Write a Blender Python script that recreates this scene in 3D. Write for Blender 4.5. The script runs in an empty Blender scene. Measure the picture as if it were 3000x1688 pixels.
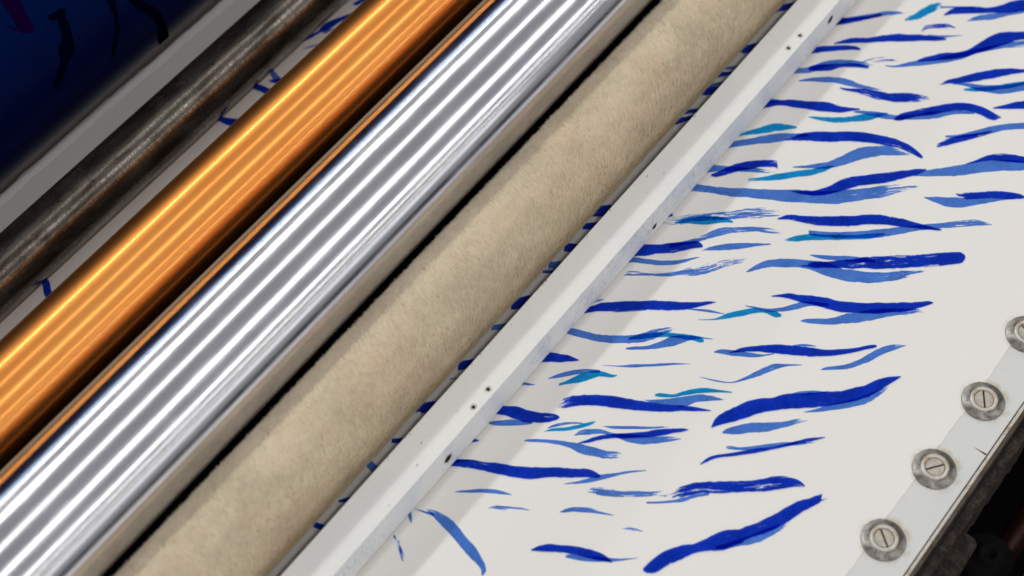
import bpy, bmesh, math, random
import numpy as np
from mathutils import Matrix, Vector

# ------------------------------------------------------------------ camera, world, lamps, exposure
# 1 unit = 10 cm. X runs along the rollers, Y across them, Z is up; the paper lies at z = 0.
scene = bpy.context.scene
cam_data = bpy.data.cameras.new("camera")
cam = bpy.data.objects.new("camera", cam_data)
scene.collection.objects.link(cam)
scene.camera = cam
cam_data.lens = 54.0
cam_data.sensor_width = 36.0
cam_data.clip_start = 0.1
cam_data.clip_end = 500.0
RX = Vector((0.62086428, -0.78290200, -0.03990004))      # camera right
UP = Vector((0.68414141, 0.51628916, 0.51516603))      # camera up
BK = Vector((-0.38272456, -0.34714545, 0.85616117))      # camera backwards
LOC = Vector((-3.100069, -2.811878, 6.934905))
m = Matrix(((RX.x, UP.x, BK.x, LOC.x), (RX.y, UP.y, BK.y, LOC.y), (RX.z, UP.z, BK.z, LOC.z), (0, 0, 0, 1)))
cam.matrix_world = m
cam_data.dof.use_dof = True
cam_data.dof.focus_distance = (Vector((0.75, -1.1, 0.05)) - LOC).dot(-BK)
cam_data.dof.aperture_fstop = 0.50

world = bpy.data.worlds.new("World")
scene.world = world
world.use_nodes = True
wbg = world.node_tree.nodes["Background"]
wbg.inputs[0].default_value = (0.97, 0.975, 1.0, 1)
wbg.inputs[1].default_value = 0.265

scene.view_settings.view_transform = 'Standard'
scene.view_settings.look = 'None'
scene.view_settings.exposure = 0.0
scene.view_settings.gamma = 1.0

# rows of fluorescent tubes in the print shop's ceiling, parallel to the rollers, plus added strips
H = 20.0
TUBES_AND_FILLS = [(-70.5, .9, 6, (.42, .66, 1)), (-63, 1.2, 8, (1, .97, .90)),  # first is a bluish strip for the pale line on the chrome roller
         (-41, 1.2, 10, (1, .98, .96)), (-41.1, 3.2, 1.9, (1, .98, .97)),  # wide dim copies here and below are added halos round the tubes
         (-5, .9, 3.6, (1, .98, .96)), (-5.1, 2.6, .7, (1, .98, .98)),
         (27, 1.0, 5.2, (1, .98, .96)), (27.1, 2.9, 1.0, (1, .98, .98)),
         (54, .85, 6, (1, .97, .94)), (54.1, 2.6, .7, (1, .98, .96)),
         (65, .75, 5, (1, .95, .86)), (73, .55, 5, (1, .94, .84)),
         (80.5, 14, .8, (1, .99, .96))]  # broad dim lamp added in place of a bright wall on the horizon
for deg, wid, rad, col in TUBES_AND_FILLS:
    y = -H * math.tan(math.radians(deg)) + 0.8
    L = bpy.data.lights.new("tube_or_fill", 'AREA')
    L.shape = 'RECTANGLE'
    L.size = 110.0
    L.size_y = wid
    L.energy = 1.05 * rad * math.pi * 110.0 * wid
    L.color = col
    o = bpy.data.objects.new("tube_or_fill", L)
    o.location = (5, y, H)
    # aim at the press
    d = Vector((0, 0.8 - y, 0.4 - H)).normalized()
    zax = -d
    xax = Vector((1, 0, 0))
    yax = zax.cross(xax).normalized()
    o.matrix_world = Matrix(((xax.x, yax.x, zax.x, 5), (xax.y, yax.y, zax.y, y), (xax.z, yax.z, zax.z, H), (0, 0, 0, 1)))
    scene.collection.objects.link(o)

COL = scene.collection
rng = np.random.default_rng(7)
random.seed(7)

# ------------------------------------------------------------------ helpers
def tag(o, label=None, cat=None, group=None, kind=None):
    if label: o["label"] = label
    if cat: o["category"] = cat
    if group: o["group"] = group
    if kind: o["kind"] = kind
    return o

def link(name, mesh, mat=None, parent=None):
    mesh.name = name
    o = bpy.data.objects.new(name, mesh)
    if mat: mesh.materials.append(mat)
    COL.objects.link(o)
    if parent: o.parent = parent
    return o

def empty(name, loc):
    o = bpy.data.objects.new(name, None)
    o.location = loc
    COL.objects.link(o)
    return o

def from_bm(name, bm, mat=None, parent=None, smooth=False):
    me = bpy.data.meshes.new(name)
    bm.normal_update()
    bm.to_mesh(me); bm.free()
    if smooth:
        for p in me.polygons: p.use_smooth = True
    return link(name, me, mat, parent)

def pydata(name, v, f, mat=None, parent=None, smooth=False):
    me = bpy.data.meshes.new(name)
    me.from_pydata([tuple(float(q) for q in c) for c in v], [], f)
    me.update()
    if smooth:
        for p in me.polygons: p.use_smooth = True
    return link(name, me, mat, parent)

def roller(name, r, x0, x1, mat, parent=None, seg=256, caps=True, chamfer=0.012):
    """A turned cylinder along local X."""
    xs = [x0, x0 + chamfer, x1 - chamfer, x1]
    rs = [r - chamfer, r, r, r - chamfer]
    v = []; f = []
    for x, rr in zip(xs, rs):
        for i in range(seg):
            a = 2 * math.pi * i / seg
            v.append((x, rr * math.cos(a), rr * math.sin(a)))
    for k in range(3):
        for i in range(seg):
            j = (i + 1) % seg
            f.append((k * seg + i, k * seg + j, (k + 1) * seg + j, (k + 1) * seg + i))
    o = pydata(name, v, f + [tuple(range(seg))[::-1], tuple(range(3 * seg, 4 * seg))], mat, parent, True)
    for p in o.data.polygons:
        if len(p.vertices) > 4: p.use_smooth = False
    return o

def lathe(name, prof, mat, parent=None, seg=64, smooth=True):
    """Profile (r, z) turned about local Z."""
    v = []; f = []
    for r, z in prof:
        for i in range(seg):
            a = 2 * math.pi * i / seg
            v.append((r * math.cos(a), r * math.sin(a), z))
    for k in range(len(prof) - 1):
        for i in range(seg):
            j = (i + 1) % seg
            f.append((k * seg + i, k * seg + j, (k + 1) * seg + j, (k + 1) * seg + i))
    return pydata(name, v, f, mat, parent, smooth)

def strip(name, sec, x0, x1, mat, parent=None, nx=1, jit=None, closed=True):
    """Extrude a (y, z) section along X; jit(i, k) -> (dy, dz) roughens it."""
    n = len(sec); v = []; f = []
    for i in range(nx + 1):
        x = x0 + (x1 - x0) * i / nx
        for k, (y, z) in enumerate(sec):
            dy, dz = jit(i, k) if jit else (0, 0)
            v.append((x, y + dy, z + dz))
    for i in range(nx):
        for k in range(n if closed else n - 1):
            k2 = (k + 1) % n
            f.append((i * n + k, i * n + k2, (i + 1) * n + k2, (i + 1) * n + k))
    if closed:
        f += [tuple(range(n))[::-1], tuple(range(nx * n, nx * n + n))]
    o = pydata(name, v, f, mat, parent)
    bm = bmesh.new(); bm.from_mesh(o.data); bmesh.ops.recalc_face_normals(bm, faces=bm.faces); bm.to_mesh(o.data); bm.free()
    return o

# ------------------------------------------------------------------ materials
class N:
    def __init__(s, name):
        s.m = bpy.data.materials.new(name); s.m.use_nodes = True
        s.t = s.m.node_tree; s.b = s.t.nodes["Principled BSDF"]; s.out = s.t.nodes["Material Output"]
    def n(s, typ, **kw):
        x = s.t.nodes.new(typ)
        for k, v in kw.items(): setattr(x, k, v)
        return x
    def l(s, a, b): s.t.links.new(a, b)
    def put(s, sock, v):
        if hasattr(v, 'links') or hasattr(v, 'is_output'): s.l(v, sock)
        else: sock.default_value = v
    def math(s, op, a, b=None, c=None, clamp=False):
        x = s.n('ShaderNodeMath', operation=op); x.use_clamp = clamp
        for i, q in enumerate((a, b, c)):
            if q is not None: s.put(x.inputs[i], q)
        return x.outputs[0]
    def coord(s): return s.n('ShaderNodeTexCoord').outputs['Object']
    def scaled(s, vec, sc):
        x = s.n('ShaderNodeVectorMath', operation='MULTIPLY'); s.put(x.inputs[0], vec); x.inputs[1].default_value = sc
        return x.outputs[0]
    def noise(s, vec, scale=1.0, detail=3.0, rough=0.5, dist=0.0):
        x = s.n('ShaderNodeTexNoise'); s.put(x.inputs['Vector'], vec)
        x.inputs['Scale'].default_value = scale; x.inputs['Detail'].default_value = detail
        x.inputs['Roughness'].default_value = rough; x.inputs['Distortion'].default_value = dist
        return x.outputs['Fac']
    def ramp(s, fac, stops):
        x = s.n('ShaderNodeValToRGB'); s.put(x.inputs[0], fac)
        e = x.color_ramp.elements
        while len(e) < len(stops): e.new(0.5)
        for q, (p, c) in zip(e, stops):
            q.position = p; q.color = (c, c, c, 1) if isinstance(c, (int, float)) else (*c, 1)
        return x.outputs[0]
    def mix(s, fac, a, b, mode='MIX'):
        x = s.n('ShaderNodeMix', data_type='RGBA', blend_type=mode)
        s.put(x.inputs[0], fac)
        for i, q in ((6, a), (7, b)):
            if isinstance(q, tuple): x.inputs[i].default_value = (*q, 1)
            else: s.l(q, x.inputs[i])
        return x.outputs[2]
    def bump(s, h, strength, dist=0.01):
        x = s.n('ShaderNodeBump'); s.put(x.inputs['Height'], h); x.inputs['Strength'].default_value = strength; x.inputs['Distance'].default_value = dist
        s.l(x.outputs[0], s.b.inputs['Normal'])
    def polar(s, kx, ka):
        """(x*kx, angle*ka) coordinates on a roller, so that grain runs round it."""
        sp = s.n('ShaderNodeSeparateXYZ'); s.l(s.coord(), sp.inputs[0])
        a = s.math('ARCTAN2', sp.outputs[2], sp.outputs[1])
        c = s.n('ShaderNodeCombineXYZ'); s.l(s.math('MULTIPLY', sp.outputs[0], kx), c.inputs[0]); s.l(s.math('MULTIPLY', a, ka), c.inputs[1])
        return c.outputs[0]
    def base(s, c): s.put(s.b.inputs['Base Color'], (*c, 1) if isinstance(c, tuple) else c)
    def rough(s, r): s.put(s.b.inputs['Roughness'], r)
    def metal(s, v): s.b.inputs['Metallic'].default_value = v

def lin(*c): return tuple(((v / 255) / 12.92 if v <= 10 else ((v / 255 + .055) / 1.055) ** 2.4) for v in c)

# paper
P = N("white_paper")
g = P.noise(P.coord(), 55, 4, .7); g2 = P.noise(P.coord(), 1.1, 2)
c = P.mix(P.math('MULTIPLY', g, .5), (.80, .78, .745), (.765, .745, .71))
c = P.mix(P.ramp(g2, [(.35, 0.0), (.75, .5)]), c, (.79, .76, .73))
P.base(c); P.rough(.62); P.b.inputs['Specular IOR Level'].default_value = .25
P.bump(P.noise(P.coord(), 160, 3, .7), .12, .004)
PAPER = P.m

def ink(name, T):
    """Printing ink: a filter that lets the paper show through, broken up by dry bristle marks."""
    M = N(name); M.t.nodes.remove(M.b)
    at = M.n('ShaderNodeAttribute', attribute_name='stroke')     # along, across (units), seed
    ed = M.n('ShaderNodeAttribute', attribute_name='wear')       # dryness, edge position
    se = M.n('ShaderNodeSeparateXYZ'); M.l(ed.outputs['Vector'], se.inputs[0])
    n1 = M.noise(M.scaled(at.outputs['Vector'], (7, 95, 1)), 1, 4, .62, .25)
    n2 = M.noise(M.scaled(at.outputs['Vector'], (60, 160, 1)), 1, 3, .6)
    n = M.math('ADD', M.math('MULTIPLY', n1, .84), M.math('MULTIPLY', n2, .16))
    e = M.math('POWER', M.math('ABSOLUTE', se.outputs[1]), 7.0)
    n = M.math('ADD', M.math('MULTIPLY', M.math('SUBTRACT', n, .5), 2.7), .5)
    thr = M.math('ADD', M.math('ADD', M.math('MULTIPLY', se.outputs[0], 1.25), -.02), M.math('MULTIPLY', e, .13))
    mask = M.math('DIVIDE', M.math('SUBTRACT', n, thr), .10, clamp=True)
    grain = M.noise(M.coord(), 130, 3, .75)
    blot = M.noise(M.coord(), 9, 3, .6)
    lo = tuple(v * .80 for v in T); hi = tuple(min(v * 1.13 + .02, .98) for v in T)
    col = M.mix(M.ramp(M.math('ADD', M.math('MULTIPLY', grain, .7), M.math('MULTIPLY', blot, .3)), [(.36, 0.0), (.64, 1.0)]), lo, hi)
    col = M.mix(mask, (1, 1, 1), col)
    tr = M.n('ShaderNodeBsdfTransparent'); M.l(col, tr.inputs[0])
    M.l(tr.outputs[0], M.out.inputs[0])
    return M.m
INK = {'D': ink("dark_blue_ink", (.072, .185, .74)), 'L': ink("mid_blue_ink", (.28, .47, .90)), 'T': ink("turquoise_ink", (.09, .54, .85))}

def solid_ink(name, col):
    M = N(name)
    at = M.n('ShaderNodeAttribute', attribute_name='stroke'); ed = M.n('ShaderNodeAttribute', attribute_name='wear')
    se = M.n('ShaderNodeSeparateXYZ'); M.l(ed.outputs['Vector'], se.inputs[0])
    n1 = M.noise(M.scaled(at.outputs['Vector'], (5, 60, 1)), 1, 3, .6)
    n1 = M.math('ADD', M.math('MULTIPLY', M.math('SUBTRACT', n1, .5), 2.6), .5)
    thr = M.math('ADD', M.math('MULTIPLY', se.outputs[0], 2.2), -.9)
    M.l(M.math('DIVIDE', M.math('SUBTRACT', n1, thr), .05, clamp=True), M.b.inputs['Alpha'])
    M.base(col); M.rough(.5); M.b.inputs['Specular IOR Level'].default_value = .0
    return M.m
INK['P'] = solid_ink("purple_ink", (.006, .0004, .022))
INK['N'] = solid_ink("black_ink", (.0002, .0009, .007))

def metal(name, base, rough, aniso=0.0):
    M = N(name); M.metal(1); M.base(base); M.rough(rough)
    return M

# chrome roller
M = N("chromed_steel"); M.metal(1)
w = M.noise(M.polar(1.2, 1.6), 1, 3, .5); fine = M.noise(M.polar(260, 3), 1, 3, .6)
line = M.noise(M.polar(.35, 34), 1, 4, .65); patch = M.noise(M.polar(3.5, 3.0), 1, 4, .6, .6); spot = M.noise(M.polar(70, 22), 1, 2, .5)
c = M.mix(M.ramp(w, [(.3, 0.0), (.7, 1.0)]), (.755, .755, .82), (.80, .815, .86))
c = M.mix(M.ramp(line, [(.42, .0), (.72, .32)]), c, (.56, .55, .60))
c = M.mix(M.ramp(spot, [(.74, 0.0), (.79, .5)]), c, (.36, .30, .30))
M.base(c)
M.rough(M.math('ADD', M.math('MULTIPLY', fine, .04), M.math('ADD', .13, M.math('MULTIPLY', M.ramp(patch, [(.42, 0.0), (.70, 1.0)]), .05))))
M.bump(M.math('ADD', M.math('MULTIPLY', M.noise(M.polar(2.2, .8), 1, 2), 1.0), M.math('MULTIPLY', line, .02)), .012, .01)
CHROME = M.m

# copper roller
M = N("ground_copper"); M.metal(1)
w = M.noise(M.polar(.8, 1.3), 1, 3, .5); fine = M.noise(M.polar(.3, 75), 1, 4, .65); ring = M.noise(M.polar(240, 8), 1, 3, .6)
spot = M.noise(M.polar(34, 9), 1, 2, .5)
c = M.mix(M.ramp(w, [(.35, 0.0), (.7, 1.0)]), (.95, .345, .075), (.98, .41, .10))
c = M.mix(M.ramp(fine, [(.45, 0.0), (.75, .35)]), c, (.58, .165, .034))
c = M.mix(M.ramp(spot, [(.74, 0.0), (.80, .35)]), c, (.97, .62, .36))
M.base(c)
M.rough(M.math('ADD', .33, M.math('ADD', M.math('MULTIPLY', ring, .045), M.math('MULTIPLY', w, .03))))
M.bump(M.math('ADD', M.math('MULTIPLY', M.noise(M.polar(1.5, .8), 1, 2), .5), M.math('MULTIPLY', fine, .012)), .018, .01)
g2 = M.n('ShaderNodeBsdfAnisotropic'); M.l(c, g2.inputs['Color']); g2.inputs['Roughness'].default_value = .15
mx = M.n('ShaderNodeMixShader'); mx.inputs[0].default_value = .30
M.l(M.b.outputs[0], mx.inputs[1]); M.l(g2.outputs[0], mx.inputs[2]); M.l(mx.outputs[0], M.out.inputs[0])
COPPER = M.m

# worn dark steel roller
M = N("worn_dark_steel"); M.metal(.8)
ring = M.noise(M.polar(120, 1.1), 1, 4, .65); blot = M.noise(M.polar(2.4, 1.4), 1, 5, .65, .6); pits = M.noise(M.polar(16, 5), 1, 4, .7)
spark = M.noise(M.polar(45, 14), 1, 3, .6)
c = M.mix(M.ramp(blot, [(.40, 0.0), (.62, 1.0)]), (.072, .058, .044), (.235, .212, .182))
c = M.mix(M.ramp(pits, [(.30, .95), (.40, 0.0)]), c, (.012, .010, .008))
c = M.mix(M.ramp(ring, [(.40, .6), (.55, 0.0)]), c, (.075, .064, .052))
yel = M.noise(M.polar(9, 4), 1, 3, .6, 1.0)
c = M.mix(M.ramp(yel, [(.70, 0.0), (.76, .5)]), c, (.17, .17, .04))
M.base(c)
M.rough(M.math('ADD', M.ramp(ring, [(.35, .30), (.65, .17)]), M.math('MULTIPLY', M.ramp(spark, [(.55, 0.0), (.8, 1.0)]), -.08)))
M.bump(M.math('ADD', M.math('ADD', ring, M.math('MULTIPLY', pits, .6)), M.math('MULTIPLY', spark, .8)), .16, .003)
STEEL = M.m

# white lacquered bar with ghost smears of ink, and stroke reflections painted on its side
def painted(name, base, patch, patch_amt, specks=True, scuff=False):
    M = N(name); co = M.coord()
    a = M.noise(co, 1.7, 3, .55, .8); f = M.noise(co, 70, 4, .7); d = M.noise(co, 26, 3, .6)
    c = M.mix(M.ramp(a, [(.5, 0.0), (.68, patch_amt)]), base, patch)
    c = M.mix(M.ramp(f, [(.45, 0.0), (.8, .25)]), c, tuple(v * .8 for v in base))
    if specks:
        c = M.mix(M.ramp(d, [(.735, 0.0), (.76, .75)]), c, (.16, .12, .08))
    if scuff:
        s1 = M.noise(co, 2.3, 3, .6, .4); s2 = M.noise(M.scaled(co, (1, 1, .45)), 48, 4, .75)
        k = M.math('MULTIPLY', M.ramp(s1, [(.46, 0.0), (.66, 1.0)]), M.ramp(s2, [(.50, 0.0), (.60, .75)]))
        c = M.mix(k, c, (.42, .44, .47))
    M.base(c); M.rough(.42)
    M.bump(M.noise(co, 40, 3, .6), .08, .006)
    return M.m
BARW = painted("white_lacquer", (.80, .80, .77), (.72, .74, .75), .5)
BARS = painted("scuffed_lacquer_painted_reflections", (.80, .81, .81), (.60, .66, .75), .6, True, True)  # bluish patches are painted reflections of the strokes; the scuffs are dirt
PLATEW = painted("white_bed_enamel", (.655, .66, .64), (.60, .615, .61), .5)

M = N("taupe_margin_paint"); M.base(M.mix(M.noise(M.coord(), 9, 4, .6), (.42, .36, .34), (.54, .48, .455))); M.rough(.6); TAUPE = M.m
M = N("yellowed_glue"); co = M.coord()
at = M.n('ShaderNodeAttribute', attribute_name='fade')
nn = M.noise(co, 14, 3, .6)
al = M.math('MULTIPLY', at.outputs['Fac'], M.ramp(nn, [(.42, .0), (.68, .6)]))
M.base((.62, .52, .27)); M.rough(.5); M.l(al, M.b.inputs['Alpha'])
GLUE = M.m

M = N("brushed_washer_steel"); M.metal(1); co = M.coord()
sp = M.n('ShaderNodeSeparateXYZ'); M.l(co, sp.inputs[0])
rad = M.math('SQRT', M.math('ADD', M.math('POWER', sp.outputs[0], 2.0), M.math('POWER', sp.outputs[1], 2.0)))
ang = M.math('ARCTAN2', sp.outputs[1], sp.outputs[0])
cc = M.n('ShaderNodeCombineXYZ'); M.l(M.math('MULTIPLY', rad, 420.0), cc.inputs[0]); M.l(M.math('MULTIPLY', ang, .9), cc.inputs[1])
oi = M.n('ShaderNodeObjectInfo'); M.l(M.math('MULTIPLY', oi.outputs['Random'], 50.0), cc.inputs[2])
gr = M.noise(cc.outputs[0], 1, 3, .6)
tar = M.noise(co, 22, 4, .65, .5)
c = M.mix(M.ramp(tar, [(.42, 0.0), (.66, 1.0)]), (.32, .305, .285), (.15, .13, .11))
M.base(c); M.rough(M.math('ADD', .24, M.math('MULTIPLY', gr, .12)))
M.b.inputs['Anisotropic'].default_value = .5
tg = M.n('ShaderNodeTangent', direction_type='RADIAL', axis='Z'); M.l(tg.outputs[0], M.b.inputs['Tangent'])
M.bump(gr, .2, .002)
WASH = M.m
M = N("screw_head_steel"); M.metal(.75); co = M.coord()
tar = M.noise(co, 40, 4, .65)
M.base(M.mix(M.ramp(tar, [(.4, 0.0), (.65, 1.0)]), (.56, .52, .45), (.42, .38, .31))); M.rough(.48)
M.bump(M.noise(co, 90, 3, .6), .3, .002)
HEAD = M.m
M = N("slot_grime"); M.base((.02, .013, .008)); M.rough(.8); DIRT = M.m
M = N("hole_grime"); M.base((.05, .032, .015)); M.rough(.9); HOLE = M.m
M = N("hole_stain"); at = M.n('ShaderNodeAttribute', attribute_name='fade')
M.base((.23, .16, .08)); M.rough(.8)
M.l(M.math('MULTIPLY', at.outputs['Fac'], M.ramp(M.noise(M.coord(), 60, 3, .6), [(.3, .2), (.7, .9)])), M.b.inputs['Alpha']); STAIN = M.m
M = N("bare_steel_edge"); M.metal(.8); r_ = M.noise(M.coord(), 18, 4, .6)
M.base(M.mix(M.ramp(r_, [(.5, 0.0), (.68, .8)]), (.62, .59, .53), (.36, .25, .14))); M.rough(.38); EDGE = M.m
M = N("rusty_steel_bevel"); M.metal(.5); r_ = M.noise(M.coord(), 24, 4, .65)
M.base(M.mix(M.ramp(r_, [(.42, 0.0), (.66, 1.0)]), (.30, .26, .22), (.20, .12, .06))); M.rough(.5)
M.bump(M.noise(M.coord(), 90, 4, .6), .4, .004); BEVEL = M.m
M = N("greasy_cast_iron"); r_ = M.noise(M.coord(), 16, 5, .7, .4)
M.base(M.mix(M.ramp(r_, [(.38, 0.0), (.66, 1.0)]), (.012, .009, .007), (.075, .052, .038))); M.rough(.55)
M.bump(M.noise(M.coord(), 55, 5, .7), .9, .02); IRON = M.m
M = N("black_grease"); M.base((.006, .004, .003)); M.rough(.6); M.bump(M.noise(M.coord(), 60, 4, .6), .8, .02); GREASE = M.m
M = N("pit_shade"); M.base((.0025, .0015, .0015)); M.rough(.9); M.b.inputs['Specular IOR Level'].default_value = .05; PIT = M.m  # near-black colour stands in for the shade below the bed
M = N("oily_brown_shaft"); M.metal(.6); M.base(M.mix(M.ramp(M.noise(M.polar(3, 1), 1, 4, .6), [(.4, 0.0), (.65, 1.0)]), (.030, .008, .004), (.055, .022, .012))); M.rough(.45); SHAFT = M.m
M = N("oily_bolt_steel"); M.base(M.mix(M.noise(M.coord(), 20, 3), (.005, .004, .004), (.012, .010, .010))); M.rough(.85); M.b.inputs['Specular IOR Level'].default_value = .1; BOLT = M.m
M = N("blue_rubber_blanket"); co = M.coord()
M.base(M.mix(M.ramp(M.noise(M.polar(1.5, 1.5), 1, 3, .5), [(.3, 0.0), (.7, 1.0)]), (.0001, .0018, .024), (.0001, .0028, .036))); M.rough(.38); M.b.inputs['Specular Tint'].default_value = (.03, .22, 1, 1)
M.b.inputs['Specular IOR Level'].default_value = .20
M.bump(M.noise(co, 150, 2, .5), .05, .004); BLUE = M.m

# ------------------------------------------------------------------ large structure: press body, bed, paper
XA, XB = -7.0, 9.0
ground = pydata("ground", [(-60, -60, -4.5), (60, -60, -4.5), (60, 60, -4.5), (-60, 60, -4.5)], [(0, 1, 2, 3)], PIT)  # added black plane, stops light from below and keeps the gap dark
tag(ground, "black floor added below the press bed to keep the gap dark", kind="structure")

bed = empty("press_bed", (0, 0, -0.5))
tag(bed, "white enamelled press bed under the printed sheet, with a bare steel right edge", "press bed")
def child(o, root):
    o.parent = root; o.matrix_parent_inverse = Matrix.Translation(root.location).inverted(); return o
child(strip("enamel_plate", [(5.2, -.003), (5.2, -.05), (-2.441, -.05), (-2.4435, -.0055), (-2.4415, -.003)], XA, XB, PLATEW), bed)
child(strip("steel_edge_strip", [(-2.4475, -.010), (-2.4500, -.0065), (-2.4640, -.008), (-2.4665, -.014), (-2.4475, -.06)], XA, XB, EDGE, nx=200,
      jit=lambda i, k: (random.uniform(-.0006, .0006), 0)), bed)
child(strip("rusty_bevel", [(-2.4668, -.012), (-2.4810, -.045), (-2.4810, -.11), (-2.455, -.11)], XA, XB, BEVEL, nx=400,
      jit=lambda i, k: (random.uniform(-.0012, .0012), random.uniform(-.001, .001))), bed)
def iron_j(i, k): return (random.uniform(-.006, .006), random.uniform(-.012, .012))
child(strip("grease_lip", [(-2.44, -.09), (-2.49, -.10), (-2.497, -.13), (-2.44, -.17)], XA, XB, GREASE, nx=700,
      jit=lambda i, k: (random.uniform(-.006, .004) if k in (1, 2) else 0, random.uniform(-.012, .012))), bed)
child(strip("iron_ledge", [(-2.42, -.15), (-2.515, -.155), (-2.540, -.175), (-2.545, -.24), (-2.55, -.60), (-2.42, -.60)], XA, XB, IRON, nx=900, jit=iron_j), bed)
child(strip("iron_foot", [(-2.50, -.42), (-2.60, -.43), (-2.628, -.46), (-2.63, -.95), (-2.50, -.95)], XA, 0.44, IRON, nx=500, jit=iron_j), bed)
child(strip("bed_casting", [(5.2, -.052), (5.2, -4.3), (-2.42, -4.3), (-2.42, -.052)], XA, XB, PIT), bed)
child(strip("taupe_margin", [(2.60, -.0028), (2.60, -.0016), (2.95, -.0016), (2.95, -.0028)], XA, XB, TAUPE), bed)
tk = pydata("paint_crack", [(.6530, -2.372, -.0022), (.6485, -2.4405, -.0022), (.6590, -2.4405, -.0022)], [(0, 1, 2)], DIRT); child(tk, bed)

# the printed sheet, with a torn wavy edge on both long sides
paper = empty("paper_sheet", (0, 0, 0))
tag(paper, "large white sheet printed with blue brush strokes, lying flat under all the rollers", "printed paper")
nx = 1600; v = []; f = []
def wob(n, scales):
    out = np.zeros(n)
    for s_, a_ in scales:
        k = max(2, int(n / s_)); p = rng.normal(0, 1, k + 3); t = np.linspace(0, k, n); i = t.astype(int); w = t - i
        w = w * w * (3 - 2 * w); out += a_ * (p[i] * (1 - w) + p[i + 1] * w)
    return out
wr = wob(nx + 1, [(60, .007), (14, .005), (3, .0022)]); wl = wob(nx + 1, [(70, .006), (14, .004), (3, .0015)])
for i in range(nx + 1):
    x = XA + .2 + (XB - XA - .4) * i / nx
    yr, yl = -2.235 + wr[i], 2.640 + wl[i]
    v += [(x, yr, -.0026), (x, yr + .001, -.0006), (x, yr + .006, 0.0), (x, yl - .05, 0.0), (x, yl - .001, .020), (x, yl, .017)]
for i in range(nx):
    for k in range(5): f.append((i * 6 + k, (i + 1) * 6 + k, (i + 1) * 6 + k + 1, i * 6 + k + 1))
child(pydata("sheet", v, f, PAPER), paper)

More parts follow.
